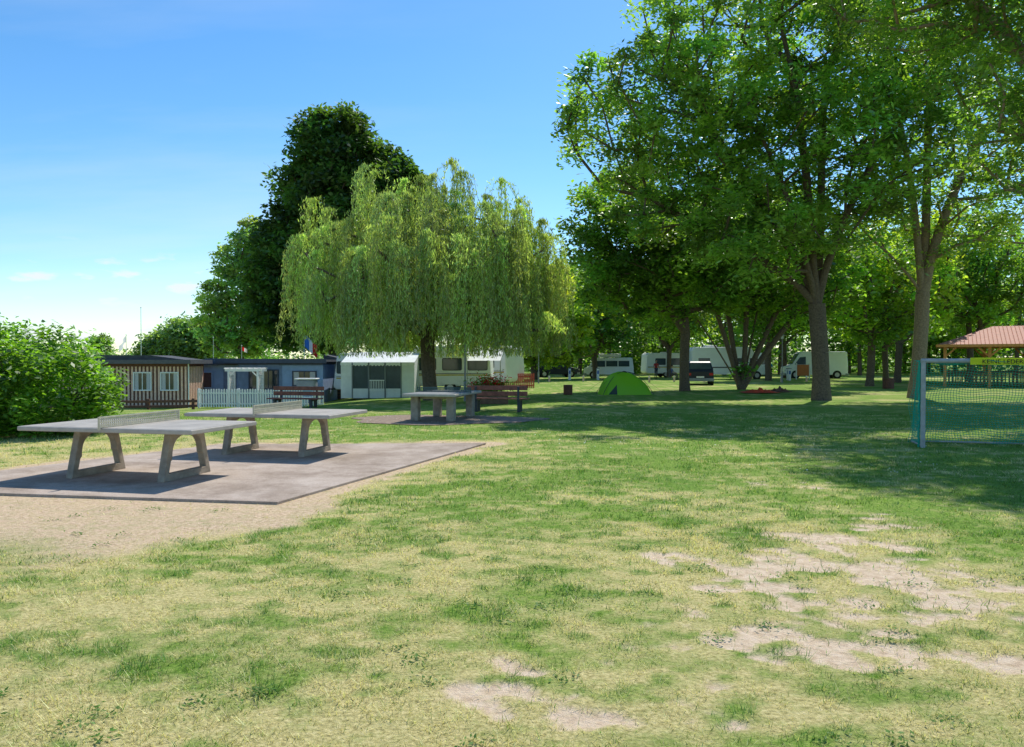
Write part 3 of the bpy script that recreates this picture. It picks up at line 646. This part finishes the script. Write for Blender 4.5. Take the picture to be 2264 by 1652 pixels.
# ================================================================ CARAVANS
CW=mat('caravan_white',(.76,.77,.75),.4,2,.05); TYRE=mat('tyre',(.02,.02,.02),.8); HUB=mat('hub_cap',(.45,.46,.47),.3,5,.1,metal=.6); STR1=mat('stripe_yellow',(.50,.38,.05),.5); STR2=mat('stripe_dark',(.04,.04,.05),.5); GG=mat('tinted_glass',(.05,.07,.09),.1,2,.2,spec=.5)
def rrprof(x0,x1,z0,z1,r,n=5,slopeL=0,slopeR=0):
    pts=[]
    for (cx,cz,a0) in ((x1-r,z0+r,-90),(x1-r,z1-r,0),(x0+r,z1-r,90),(x0+r,z0+r,180)):
        for k in range(n+1):
            a=math.radians(a0+90*k/n); xx=cx+r*math.cos(a); zz=cz+r*math.sin(a); f=(zz-z0)/(z1-z0)
            pts.append((xx-(slopeR*f if xx>0 else 0)+(slopeL*f if xx<0 else 0),zz))
    return pts
def caravan(loc,rot,L_,H,name='caravan',winx=(-1.2,0.2,1.3),W=2.2,stripe=True):
    root=E(name,loc,rot)
    G().prism(rrprof(-L_/2,L_/2,.42,H,.28,5,.25,.12),-W/2,W/2).ob('body',root,CW,bevel=.06,seg=3)
    for i,wx in enumerate(winx):
        for s in(-1,1):
            y=s*(W/2+.004); G().prism(rrprof(wx-.5,wx+.5,1.32,1.92,.08),min(y,y+s*.012),max(y,y+s*.012)).ob('window_%d'%(i+1),root,GG)
            y2=s*(W/2+.001); G().prism(rrprof(wx-.54,wx+.54,1.28,1.96,.09),min(y2,y2+s*.002),max(y2,y2+s*.002)).ob('window_seal_%d'%(i+1),root,STR2)
    if stripe:
        for s in(-1,1):
            y=s*(W/2+.003); G().b2(-L_/2+.2,L_/2-.2,min(y,y+s*.004),max(y,y+s*.004),1.00,1.07).ob('stripe_yellow',root,STR1); G().b2(-L_/2+.2,L_/2-.2,min(y,y+s*.004),max(y,y+s*.004),1.10,1.13).ob('stripe_dark',root,STR2)
    for s in(-1,1):
        G().tube((0,s*(W/2-.2),.33),(0,s*(W/2+.01),.33),.33,n=20).ob('wheel',root,TYRE); G().tube((0,s*(W/2),.33),(0,s*(W/2+.02),.33),.19,n=16).ob('hub',root,HUB)
        G().b2(-.45,.45,min(s*(W/2+.001),s*(W/2+.03)),max(s*(W/2+.001),s*(W/2+.03)),.52,.72).ob('wheel_arch',root,CW,bevel=.02)
    xe=L_/2-.12
    G().box((xe+.015,0,1.5),(.02,1.5,.65),0,math.radians(-4)).ob('end_window',root,GG); 
    G().tube((-L_/2,-.4,.42),(-L_/2-1.2,0,.42),.04,n=6).tube((-L_/2,.4,.42),(-L_/2-1.2,0,.42),.04,n=6).tube((-L_/2-1.15,0,.42),(-L_/2-1.15,0,0),.03,n=6).ob('drawbar',root,DARKM)
    G().b2(-.3,.3,-.25,.25,H+.001,H+.1).ob('roof_vent',root,WHITE,bevel=.03)
    return root
caravan((-7.5,42.0,tz(-7.7,42)),math.radians(2),4.7,2.42,winx=(-1.6,0,1.5)); caravan((-3.3,41.6,tz(-3.1,41.6)),math.radians(-3),4.5,2.62,winx=(-1.3,.1,1.5)); caravan((-1.4,45.6,tz(-1,45.6)),math.radians(-30),3.8,2.62,winx=(-.9,.5))
AW=mat('awning_white',(.66,.69,.70),.7,3,.08); AG=mat('awning_grey',(.16,.18,.20),.7,3,.12); AWN=mat('awning_window',(.05,.07,.085),.25,2,.2)
az=tz(-7,39); root=E('caravan_awning',(-6.95,38.6,az))
G().poly([(-1.9,0,1.85),(1.9,0,1.85),(1.95,2.4,2.42),(-1.95,2.4,2.42)]).ob('roof',root,AW)
g=G(); n=22
for i in range(n):
    x0=-1.92+3.84*i/n; x1=-1.92+3.84*(i+1)/n; g.poly([(x0,-.02,1.86),(x0,-.03,1.72),((x0+x1)/2,-.03,1.66),(x1,-.03,1.72),(x1,-.02,1.86)])
g.ob('valance',root,WHITE)
G().b2(-1.9,-1.3,-.01,.01,0,1.85).b2(1.2,1.9,-.01,.01,0,1.85).b2(-1.3,1.2,-.01,.01,0,.5).ob('front_wall',root,AW); G().b2(-1.28,-.5,.005,.02,.5,1.8).b2(-.42,.35,.005,.02,.5,1.8).b2(.43,1.18,.005,.02,.5,1.8).ob('front_windows',root,AWN)
G().b2(-1.34,-1.28,-.03,.03,0,1.85).b2(-.5,-.42,-.03,.03,0,1.85).b2(.35,.43,-.03,.03,0,1.85).b2(1.18,1.24,-.03,.03,0,1.85).ob('frame',root,AG)
G().poly([(-1.9,0,0),(-1.9,2.4,0),(-1.9,2.4,2.4),(-1.9,0,1.85)]).poly([(1.9,0,0),(1.9,2.4,0),(1.9,2.4,2.4),(1.9,0,1.85)]).ob('side_walls',root,AW)
g=G()
for i in range(9): g.b2(-.40+.085*i,-.37+.085*i,-.04,-.034,.35,.95)
g.b2(-.42,.35,-.05,-.041,.9,.95).b2(-.42,.35,-.05,-.041,.4,.45).ob('door_barrier',root,WHITE)
root=E('caravan_canopy',(-1.9,40.0,tz(-1.7,40))); G().poly([(-.4,-1.6,1.75),(1.3,-1.6,1.75),(1.5,.4,2.5),(-.6,.4,2.5)]).ob('cloth',root,AW); G().tube((-.4,-1.6,0),(-.4,-1.6,1.75),.02,n=6).tube((1.3,-1.6,0),(1.3,-1.6,1.75),.02,n=6).ob('poles',root,GP)
# ================================================================ VEHICLES
def vehicle(name,loc,rot,W,prof,paint,side,segs,wheels,wr,tumble=.12,belt=1.0):
    root=E(name,loc,rot); zt=max(z for _,z in prof)
    def fn(y,z):
        s=1 if y>0 else -1; return s*(W/2-tumble*max(0,z-belt)/(zt-belt))
    G().prism(prof,-1,1,fn).ob('body',root,paint,bevel=.05,seg=3)
    for i,poly in enumerate(side):
        for s in(-1,1):
            pts=[(x,fn(s,z)+s*.012,z) for x,z in poly]; pts=pts if s<0 else pts[::-1]
            G().poly(pts).ob('side_window_%d'%(i+1),root,GG)
    for i,(a,b,ins) in enumerate(segs):
        a=prof[a];b=prof[b]; d=Vector((b[0]-a[0],0,b[1]-a[1])); nn=Vector((d.z,0,-d.x)).normalized()*.014
        cx=sum(x for x,_ in prof)/len(prof); 
        if nn.x*((a[0]+b[0])/2-cx)<0: nn=-nn
        t0,t1=ins; p0=Vector((a[0],0,a[1]))+d*t0+nn; p1=Vector((a[0],0,a[1]))+d*t1+nn
        w0=abs(fn(1,p0.z))-.1; w1=abs(fn(1,p1.z))-.1
        G().poly([(p0.x,-w0,p0.z),(p0.x,w0,p0.z),(p1.x,w1,p1.z),(p1.x,-w1,p1.z)]).ob('windscreen_%d'%(i+1),root,GG)
    for i,wx in enumerate(wheels):
        for s in(-1,1):
            G().tube((wx,s*(W/2-.18),wr),(wx,s*(W/2+.004),wr),wr*1.14,n=24).ob('wheel_arch',root,BLK)
            G().tube((wx,s*(W/2-.2),wr),(wx,s*(W/2+.02),wr),wr,n=24).ob('tyre_%d'%(i+1),root,TYRE,bevel=.02); G().tube((wx,s*W/2,wr),(wx,s*(W/2+.03),wr),wr*.6,n=16).ob('hub_%d'%(i+1),root,HUB)
    xm=min(x for x,_ in prof); xM=max(x for x,_ in prof)
    for xx,s in((xm,-1),(xM,1)):
        G().b2(min(xx-s*.25,xx+s*.05),max(xx-s*.25,xx+s*.05),-W/2-.01,W/2+.01,.28,.50).ob('bumper',root,GREYP,bevel=.03)
        m=mat('tail_lamp',(.35,.01,.01),.2) if s<0 else mat('head_lamp',(.6,.6,.6),.1)
        for q in(-1,1): G().b2(min(xx-s*.12,xx+s*.012),max(xx-s*.12,xx+s*.012),min(q*(W/2-.32),q*(W/2-.05)),max(q*(W/2-.32),q*(W/2-.05)),.68,.86).ob('lamp',root,m,bevel=.02)
        G().b2(min(xx,xx+s*.06),max(xx,xx+s*.06),-.26,.26,.52,.63).ob('plate',root,WHITE)
    for q in(-1,1): G().box((xM-1.35 if name!='camper_van' else xM-1.0,q*(W/2+.08),1.15),(.12,.16,.18)).ob('mirror',root,BLK,bevel=.02)
    return root
VW=mat('van_white',(.80,.82,.84),.3,2,.03,spec=.6); NAVY=mat('car_paint_dark',(.015,.022,.045),.4,2,.1,spec=.3)
pv=[(-2.4,.35),(-2.42,1.0),(-2.3,1.95),(-2.1,2.02),(1.0,2.0),(1.45,1.75),(1.95,1.15),(2.38,.98),(2.42,.35)]
r_=vehicle('camper_van',(9.6,74,0),math.radians(172),1.85,pv,VW,[[(-2.0,1.15),(-.95,1.15),(-.95,1.7),(-2.0,1.7)],[(-.85,1.15),(.25,1.15),(.25,1.7),(-.85,1.7)],[(.35,1.12),(1.75,1.12),(1.25,1.7),(.35,1.7)]],[(5,6,(.05,.95))],(-1.5,1.5),.33)
G().b2(-1.2,1.0,-.5,.5,2.07,2.40).ob('roof_box',r_,VW,bevel=.12,seg=3)
ps=[(-2.9,.35),(-2.92,1.2),(-2.85,2.5),(-2.7,2.6),(1.2,2.6),(1.55,2.45),(2.25,1.35),(2.85,1.1),(2.9,.35)]
vehicle('delivery_van',(29.5,73,0),math.radians(174),2.0,ps,VW,[[(1.0,1.35),(2.05,1.35),(1.55,2.05),(1.0,2.1)]],[(5,6,(.03,.97))],(-1.9,1.95),.36,tumble=.1)
pm=[(-3.6,.45),(-3.65,2.6),(-3.4,2.95),(1.7,2.98),(2.2,2.7),(2.5,1.9),(3.2,1.25),(3.7,1.0),(3.72,.4)]
r_=vehicle('motorhome',(20.0,70,0),math.radians(6),2.25,pm,VW,[[(-3.0,1.4),(-1.9,1.4),(-1.9,1.95),(-3.0,1.95)],[(.1,1.4),(1.2,1.4),(1.2,1.95),(.1,1.95)],[(1.9,1.35),(2.85,1.3),(2.35,1.95),(1.9,1.95)]],[(5,6,(.05,.95))],(-2.0,2.6),.35,tumble=.04)
G().b2(-2,-1,-.4,.4,2.99,3.15).b2(.2,.8,-.3,.3,2.99,3.12).ob('roof_vents',r_,WHITE,bevel=.03); G().b2(-3.3,1.4,-1.14,-1.126,1.05,1.15).ob('stripe',r_,STR2)
pc=[(-2.15,.30),(-2.2,.95),(-2.12,1.12),(-1.9,1.56),(-1.7,1.66),(.3,1.64),(.75,1.45),(1.25,1.08),(2.15,.92),(2.3,.7),(2.3,.30)]
cs=[[(-1.75,1.12),(-.5,1.08),(-.5,1.5),(-1.6,1.52)],[(-.42,1.08),(.95,1.06),(.45,1.46),(-.42,1.5)]]
vehicle('parked_car',(13.5,54,0),math.radians(79),1.86,pc,NAVY,cs,[(2,3,(.02,.98)),(6,7,(.05,.95))],(-1.4,1.4),.35,tumble=.22,belt=.9)
vehicle('parked_car',(4.6,78,0),math.radians(8),1.8,pc,NAVY,cs,[(2,3,(.05,.95)),(6,7,(.05,.95))],(-1.4,1.4),.35,tumble=.22,belt=.9)
caravan((15.6,77,0),math.radians(185),4.2,2.5,winx=(-1,.6)); caravan((27,86,0),math.radians(4),5,2.6)

# ================================================================ TENT
TG=leafmat('tent_green',.35,.03,.4,(1.1,1.2,.8),const=(.30,.66,.03)); TGD=mat('tent_dark',(.03,.05,.05),.6)
root=E('dome_tent',(5.7,37.8,tz(5.7,37.8)),math.radians(8)); g=G(); nu,nv=28,20
for i in range(nu+1):
    for j in range(nv+1):
        u=-1+2*i/nu; v=-1+2*j/nv
        ax=1-abs(u)**2.2; ay=1-abs(v)**2.0
        zz=1.12*(max(0,ax)**.62)*(max(0,ay)**.6)*(1-.18*u)
        g.v.append((1.32*u*(1-.10*abs(v)*abs(v)),.85*v*(1-.12*u*u),zz*(1-.04*math.sin(u*9)*math.sin(v*7))))
for i in range(nu):
    for j in range(nv): a=i*(nv+1)+j; g.f.append((a,a+nv+1,a+nv+2,a+1))
g.ob('flysheet',root,TG,smooth=True)
G().poly([(-1.05,-.80,.03),(-.62,-.86,.03),(-.60,-.70,.52)]).ob('door_opening',root,TGD)
g=G()
for s in(-1,1):
    pr=None
    for k in range(15):
        t=-1+2*k/14; p=(1.3*t,s*.8*t*.9,1.13*(1-abs(t)**2.3)+.02)
        if pr: g.tube(pr,p,.012,n=5)
        pr=p
g.ob('poles',root,TGD)
g=G()
for (a,b) in((-1.9,-.9),(1.9,-.9),(-1.9,.9),(1.9,.9)): g.tube((a,b,0),(a*.55,b*.5,.7),.005,n=4)
g.ob('guy_lines',root,TGD)
REDC=mat('red_cloth',(.65,.07,.03),.8,4,.2); BRB=mat('bin_brown',(.16,.07,.05),.7,8,.2); ORB=mat('board_orange',(.55,.17,.06),.6,5,.1)
def blob_cloth(name,loc,w,d,m,h=.12):
    root=E(name,loc); g=G(); n=14
    for i in range(n+1):
        for j in range(n+1): 
            u=i/n-.5;v=j/n-.5; e=1-max(abs(u),abs(v))*1.95
            g.v.append((w*u,d*v,.02+h*max(0,e)*(0.5+.5*math.sin(u*17+1)*math.cos(v*13))+.02))
    for i in range(n):
        for j in range(n): a=i*(n+1)+j; g.f.append((a,a+n+1,a+n+2,a+1))
    g.ob('cloth',root,m,smooth=True)
blob_cloth('picnic_blanket',(13.0,39.2,0),1.9,1.2,REDC,.3); blob_cloth('picnic_blanket',(14.4,40.2,0),1.2,.9,BRB,.35)
def bin_(loc,w,h,m,name='litter_bin'):
    root=E(name,loc); 
    G().tube((0,0,.04),(0,0,h-.06),w/2*.94,w/2,16).ob('body',root,m); g=G()
    for k in range(16): a=2*math.pi*k/16; g.box((w/2*1.0*math.cos(a),w/2*1.0*math.sin(a),h/2-.02),(.03,w*.16,h*.86),a)
    g.ob('slats',root,m,bevel=.005); G().tube((0,0,h-.055),(0,0,h),w/2*1.1,n=16).ob('rim',root,m,bevel=.01); G().tube((0,0,h+.001),(0,0,h+.004),w/2*.8,n=16).ob('opening',root,BLK)
bin_((2.8,37.3,0),.42,.5,BRB); bin_((22.7,45,0),.6,.66,BRB)
root=E('notice_board',(26.5,68,0)); G().b2(-.55,.55,-.05,.05,.35,1.35).ob('panel',root,ORB,bevel=.02); G().b2(-.62,-.55,-.06,.06,0,1.5).b2(.55,.62,-.06,.06,0,1.5).ob('posts',root,WHITE)
for i,(xx,yy) in enumerate(((23.8,64),(24.4,66),(5.1,66),(7.6,66))):
    root=E('power_hookup_post',(xx,yy,0)); G().b2(-.11,.11,-.09,.09,0,1.0).ob('body',root,WHITE,bevel=.02); G().b2(-.08,.08,-.10,-.091,.55,.85).ob('socket_panel',root,mat('blue_socket',(.05,.12,.4),.4)); G().b2(-.14,.14,-.12,.12,1.001,1.06).ob('cap',root,GREYP,bevel=.01)
for i in range(9):
    root=E('wooden_bollard',(3.0+2.6*i+.3*math.sin(i),60+1.2*math.sin(i*1.7),0)); G().tube((0,0,0),(0,0,.5),.08,.075,10).ob('post',root,CREAM,bevel=.01); G().tube((0,0,.38),(0,0,.44),.085,n=10).ob('band',root,WHITE)
root=E('open_shelter',(8.1,86,0)); g=G()
for a in(-1.6,1.6):
    for b in(-1,1): g.b2(a-.07,a+.07,b-.07,b+.07,0,2.0)
g.ob('posts',root,BROWNW); G().poly([(-2,-1.4,1.9),(2,-1.4,2.5),(2,1.4,2.5),(-2,1.4,1.9)]).poly([(-2,-1.4,1.82),(2,-1.4,2.42),(2,1.4,2.42),(-2,1.4,1.82)]).poly([(-2,-1.4,1.82),(2,-1.4,2.42),(2,-1.4,2.5),(-2,-1.4,1.9)]).ob('roof',root,mat('shelter_roof',(.30,.12,.06),.7))
# ================================================================ PAVILION
TIM=mat('pavilion_timber',(.66,.29,.08),.6,8,.2); TILE=mat('pavilion_roof',(.40,.155,.095),.7,6,.2); 
root=E('timber_pavilion',(35.7,49.2,0),math.radians(-30)); hw,hd,ze,zr=6.2,3.6,2.75,4.05
rt=G(); ov=.5; A_=[(-hw-ov,-hd-ov,ze),(hw+ov,-hd-ov,ze),(hw+ov,hd+ov,ze),(-hw-ov,hd+ov,ze)]; R1=(-hw+2.8,0,zr);R2=(hw-2.8,0,zr)
rt.poly([A_[0],A_[1],R2,R1]).poly([A_[2],A_[3],R1,R2]).poly([A_[3],A_[0],R1]).poly([A_[1],A_[2],R2]).ob('roof',root,TILE)
g=G()
for i in range(60):
    t=i/59; xx=-hw-ov+(2*hw+2*ov)*t; lim=min(1,(xx+hw+ov)/3.3,(hw+ov-xx)/3.3) ; g.tube((xx,-hd-ov,ze+.02),(xx,-(hd+ov)*(1-lim),ze+(zr-ze)*lim+.02),.02,n=4,cap=False)
g.ob('roof_ribs',root,TILE)
G().b2(-hw-ov,hw+ov,-hd-ov-.03,-hd-ov-.002,ze-.16,ze+.02).b2(-hw-ov-.03,-hw-ov-.002,-hd-ov,hd+ov,ze-.16,ze+.02).ob('fascia',root,TIM)
g=G()
for i in range(6):
    xx=-hw+2*hw*i/5
    for yy in(-hd,hd): 
        g.b2(xx-.09,xx+.09,yy-.09,yy+.09,0,2.6)
        if i<5: g.box((xx+.35,yy,2.3),(.75,.08,.10),0,-math.radians(45))
        if i>0: g.box((xx-.35,yy,2.3),(.75,.08,.10),0,math.radians(45))
for xx in(-hw,hw): g.b2(xx-.08,xx+.08,-.09,.09,0,2.6)
for yy in(-hd,hd): g.b2(-hw-.3,hw+.3,yy-.07,yy+.07,2.601,2.74)
for xx in(-hw,hw): g.b2(xx-.07,xx+.07,-hd,hd,2.602,2.738)
g.ob('posts_and_beams',root,TIM)
g=G()
for yy in(-hd,hd):
    g.b2(-hw,hw,yy-.03,yy+.03,.92,1.0)
    k=-hw
    while k<hw: g.b2(k,k+.07,yy-.02,yy+.02,.12,.92); k+=.22
g.ob('railing',root,BROWNW)
for i in range(3):
    xx=-3.6+3.4*i; G().b2(xx-1,xx+1,-.4,.4,.70,.76).b2(xx-1,xx+1,-1.0,-.7,.42,.46).b2(xx-1,xx+1,.7,1.0,.42,.46).b2(xx-.8,xx-.7,-.9,.9,.34,.40).b2(xx+.7,xx+.8,-.9,.9,.34,.40).b2(xx-.8,xx-.7,-.3,.3,0,.7).b2(xx+.7,xx+.8,-.3,.3,0,.7).ob('picnic_table_%d'%(i+1),root,TIM)
# ================================================================ LAMPS, FLAGS
STEEL=mat('galvanised_steel',(.25,.26,.27),.5,8,.1,metal=.3)
def lamp(loc,h):
    root=E('street_lamp',loc); G().tube((0,0,0),(0,0,.9),.06,n=12).tube((0,0,.9),(0,0,h),.038,.03,12).ob('pole',root,STEEL); G().tube((0,0,h),(0,0,h+.28),.09,.15,14).ob('lantern',root,mat('lamp_opal',(.6,.6,.58),.3)); G().tube((0,0,h+.28),(0,0,h+.36),.20,.05,14).ob('hat',root,STEEL)
lamp((-2.0,31.8,tz(-2.0,31.8)),4.3); lamp((2.0,56,0),3.2); lamp((21,58,0),3.4)
def flag(loc,h,cols,w=.9,ph=.6,r=.03,rot=0,droop=.35):
    root=E('flagpole',loc,rot); G().tube((0,0,0),(0,0,h),r,r*.6,8).sphere((0,0,h+.03),.05,8,6).ob('pole',root,WHITE)
    if not cols: return
    nc=len(cols)
    for q,c in enumerate(cols):
        g=G(); n=8
        for i in range(n+1):
            u=(q+i/n)/nc
            for j in range(2):
                g.v.append((.03+w*u*.75,.09*math.sin(u*7),h-.05-ph*j-droop*u*w))
        for i in range(n): g.f.append((2*i,2*i+1,2*i+3,2*i+2))
        g.ob('flag_band_%d'%(q+1),root,c)
def fm(n,c): return leafmat(n,.5,.02,.5,(1,1,1),const=c)
FR=fm('flag_red',(.75,.03,.03));FW=fm('flag_white',(.85,.85,.85));FG=fm('flag_green',(.02,.3,.1));FB=fm('flag_blue',(.04,.2,.7))
flag((-12.5,44.9,-.45),3.8,[FB,FW,FR],1.0,.75,droop=.7); flag((-1.0,46.5,-.2),3.4,[FB,FW],.8,.6,rot=math.pi,droop=.6); flag((-31,60,-.45),4.2,[FW],.9,.5,rot=2.8,droop=.9); flag((-29.8,60,-.45),6.4,[],r=.035); flag((-24,60,-.45),4.0,[],r=.03)
flag((-21,58,-.45),3.3,[FR,FW],.5,.3)
# ================================================================ PEOPLE
def person(loc,rot,shirt,pants,pose='stand',hair=(.05,.03,.02)):
    root=E('person',loc,rot); sk=mat('skin',(.50,.30,.21),.6,5,.05)
    if pose=='stand': J={'pel':(0,0,.95),'ch':(0,.0,1.28),'nk':(0,0,1.48),'hd0':(0,-.01,1.56),'kl':(-.11,-.02,.5),'kr':(.11,.03,.5),'al':(-.12,.02,.09),'ar':(.13,.10,.09),'tl':(-.13,-.13,.04),'tr':(.14,-.05,.04),'hl':(-.10,0,.92),'hr':(.10,0,.92),'sl':(-.19,0,1.42),'sr':(.19,0,1.42),'el':(-.25,.03,1.14),'er':(.26,-.02,1.14),'wl':(-.24,-.08,.90),'wr':(.22,-.22,1.02)}
    else: J={'pel':(0,0,.48),'ch':(0,.05,.82),'nk':(0,.04,1.02),'hd0':(0,.02,1.10),'kl':(-.14,-.44,.50),'kr':(.14,-.44,.50),'al':(-.15,-.42,.09),'ar':(.15,-.42,.09),'tl':(-.16,-.58,.04),'tr':(.16,-.58,.04),'hl':(-.10,-.02,.47),'hr':(.10,-.02,.47),'sl':(-.19,.05,.96),'sr':(.19,.05,.96),'el':(-.25,-.05,.70),'er':(.25,-.05,.70),'wl':(-.2,-.28,.62),'wr':(.2,-.28,.62)}
    def skin(nm,chain_v,edges,rad,m):
        me=bpy.data.meshes.new(nm); me.from_pydata([J[k] for k in chain_v],[(chain_v.index(a),chain_v.index(b)) for a,b in edges],[]); me.materials.append(m)
        o=addobj(nm,me,root); md=o.modifiers.new('s','SKIN'); md.use_smooth_shade=True
        for i,k in enumerate(chain_v): me.skin_vertices[0].data[i].radius=(rad[k],rad[k]*(.72 if k in('pel','ch') else 1)); 
        me.skin_vertices[0].data[0].use_root=True
        s=o.modifiers.new('ss','SUBSURF'); s.levels=1; s.render_levels=1
    R={'pel':.15,'ch':.17,'nk':.065,'hl':.10,'hr':.10,'kl':.065,'kr':.065,'al':.045,'ar':.045,'tl':.04,'tr':.04,'sl':.07,'sr':.07,'el':.045,'er':.045,'wl':.03,'wr':.03,'hd0':.06}
    skin('trousers',['pel','hl','kl','al','hr','kr','ar'],[('pel','hl'),('hl','kl'),('kl','al'),('pel','hr'),('hr','kr'),('kr','ar')],R,mat('cloth_%s'%str(pants),pants,.8,10,.1))
    R2=dict(R); R2['pel']=.155
    skin('shirt',['pel','ch','nk','sl','el','sr','er'],[('pel','ch'),('ch','nk'),('ch','sl'),('sl','el'),('ch','sr'),('sr','er')],R2,mat('cloth_%s'%str(shirt),shirt,.8,10,.1))
    g=G().tube(J['el'],J['wl'],.04,.028,8).tube(J['er'],J['wr'],.04,.028,8).tube(J['nk'],J['hd0'],.055,.05,8)
    h=Vector(J['hd0'])+Vector((0,-.01,.12)); g.sphere(h,.105,14,10,(.82,.95,1.15)); g.sphere(h+Vector((0,-.105,-.01)),.018,6,5); g.sphere(h+Vector((-.088,0,0)),.025,6,5,(.4,.8,1)); g.sphere(h+Vector((.088,0,0)),.025,6,5,(.4,.8,1))
    for a,b in(('el','wl'),('er','wr')):
        w=Vector(J[b]); d=(w-Vector(J[a])).normalized(); q=d.to_track_quat('Z','Y'); g.tube(w,w+d*.09,.03,.04,8)
        for k in range(4): o_=q@Vector((-.03+.02*k,0,0)); p1=w+d*.085+o_; p2=p1+d*(.045-.006*abs(k-1.5)); g.tube(p1,p2,.010,.009,6); g.tube(p2,p2+d*.025+q@Vector((0,-.015,0)),.009,.007,6)
        p1=w+d*.03+q@Vector((.035,0,0)); g.tube(p1,p1+d*.05+q@Vector((.03,0,0)),.012,.009,6)
    g.ob('head_and_arms',root,sk,smooth=True)
    G().sphere(h+Vector((0,.015,.025)),.112,14,8,(.86,.95,1.05)).ob('hair',root,mat('hair_%s'%str(hair),hair,.8)); G().sphere(h+Vector((-.035,-.093,.012)),.012,6,5).sphere(h+Vector((.035,-.093,.012)),.012,6,5).ob('eyes',root,BLK); G().box(h+Vector((0,-.094,-.055)),(.045,.012,.012)).ob('mouth',root,mat('lips',(.3,.08,.07),.6))
    for a,t in(('al','tl'),('ar','tr')): m_=(Vector(J[a])+Vector(J[t]))/2; G().box((m_.x,m_.y,.045),(.09,.27,.09)).ob('shoe',root,BLK,bevel=.03,seg=3)
person((14.0,72.5,0),.4,(.45,.04,.03),(.05,.06,.1)); person((23.5,68,0),-1.0,(.05,.30,.38),(.04,.04,.05),hair=(.25,.15,.06)); 
person((14.6,68,0),1.2,(.10,.12,.25),(.12,.1,.08),'sit')
root=E('camping_chair',(14.6,68,0),1.2); G().b2(-.26,.26,-.22,.24,.30,.34).ob('seat',root,NAVY); G().box((0,.27,.62),(.5,.03,.6)).ob('backrest',root,NAVY); G().tube((-.25,-.2,0),(.25,.2,.3),.012,n=6).tube((.25,-.2,0),(-.25,.2,.3),.012,n=6).tube((-.25,.25,0),(-.25,.25,.9),.012,n=6).tube((.25,.25,0),(.25,.25,.9),.012,n=6).ob('frame',root,STEEL)

# ================================================================ LIGHT + SKY + CAMERA
el=math.radians(52); az_=math.atan2(.41,.91)
sd_=Vector((math.sin(az_)*math.cos(el),math.cos(az_)*math.cos(el),math.sin(el)))
sl=bpy.data.lights.new('sun','SUN'); sl.energy=5.0; sl.angle=math.radians(.5); sl.color=(1,.95,.86)
so=bpy.data.objects.new('sun',sl); COL.objects.link(so); so.rotation_euler=(-sd_).to_track_quat('-Z','Y').to_euler(); so.location=sd_*60
w=bpy.data.worlds.new('World'); S.world=w; w.use_nodes=True; nt=w.node_tree; N=nt.nodes; L=nt.links; N.clear()
o=N.new('ShaderNodeOutputWorld'); bg=N.new('ShaderNodeBackground'); L.new(bg.outputs[0],o.inputs[0]); bg.inputs[1].default_value=.15
sk=N.new('ShaderNodeTexSky'); sk.sky_type='NISHITA'; sk.sun_disc=False; sk.sun_elevation=el; sk.sun_rotation=az_; sk.altitude=100; sk.air_density=1.0; sk.dust_density=.25; sk.ozone_density=2.2
hs=N.new('ShaderNodeHueSaturation'); hs.inputs['Saturation'].default_value=1.26; hs.inputs['Value'].default_value=1.16
tint=N.new('ShaderNodeVectorMath'); tint.operation='MULTIPLY'; tint.inputs[1].default_value=(.94,1.0,1.02); L.new(sk.outputs[0],tint.inputs[0]); L.new(tint.outputs[0],hs.inputs['Color'])
tc=N.new('ShaderNodeTexCoord'); sx=N.new('ShaderNodeSeparateXYZ'); L.new(tc.outputs['Generated'],sx.inputs[0])
zc=mth('MAXIMUM',sx.outputs[2],.03); cxx=mth('DIVIDE',sx.outputs[0],mth('ADD',zc,.12)); cyy=mth('DIVIDE',sx.outputs[1],mth('ADD',zc,.12))
cb=N.new('ShaderNodeCombineXYZ'); L.new(cxx,cb.inputs[0]); L.new(cyy,cb.inputs[1])
mp=N.new('ShaderNodeMapping'); mp.inputs['Rotation'].default_value=(0,0,math.radians(20)); mp.inputs['Scale'].default_value=(.32,.9,1); L.new(cb.outputs[0],mp.inputs[0])
n1=nz(1.0,9,mp.outputs[0],.55); cir=ramp(n1,[(.44,(0,0,0)),(.78,(.38,.38,.38))])
side=N.new('ShaderNodeMapRange'); L.new(sx.outputs[0],side.inputs[0]); side.inputs[1].default_value=.1; side.inputs[2].default_value=-.35
cf=mth('MULTIPLY',cir,side.outputs[0],True)
mp2=N.new('ShaderNodeMapping'); mp2.inputs['Scale'].default_value=(16,16,52); mp2.inputs['Location'].default_value=(3.1,1.7,.4); L.new(tc.outputs['Generated'],mp2.inputs[0])
n2=nz(1.0,6,mp2.outputs[0],.5); cu2=ramp(n2,[(.56,(0,0,0)),(.66,(.9,.9,.9))])
b1=N.new('ShaderNodeMapRange'); L.new(sx.outputs[2],b1.inputs[0]); b1.inputs[1].default_value=.15; b1.inputs[2].default_value=.10
cf2=mth('MULTIPLY',cu2,b1.outputs[0],True); cf3=mth('MAXIMUM',cf,mth('MULTIPLY',cf2,side.outputs[0]))
wc=N.new('ShaderNodeRGB'); wc.outputs[0].default_value=(6.0,6.4,6.8,1)
L.new(mixc(cf3,hs.outputs[0],wc.outputs[0]),bg.inputs[0])
cam=bpy.data.cameras.new('camera'); co=bpy.data.objects.new('camera',cam); COL.objects.link(co); S.camera=co
cam.sensor_width=36; cam.lens=36*1650/2264; cam.clip_end=3000; co.location=(0,0,1.7)
pitch=math.atan((826-798)/1650); co.rotation_euler=(math.radians(90)-pitch,0,0)
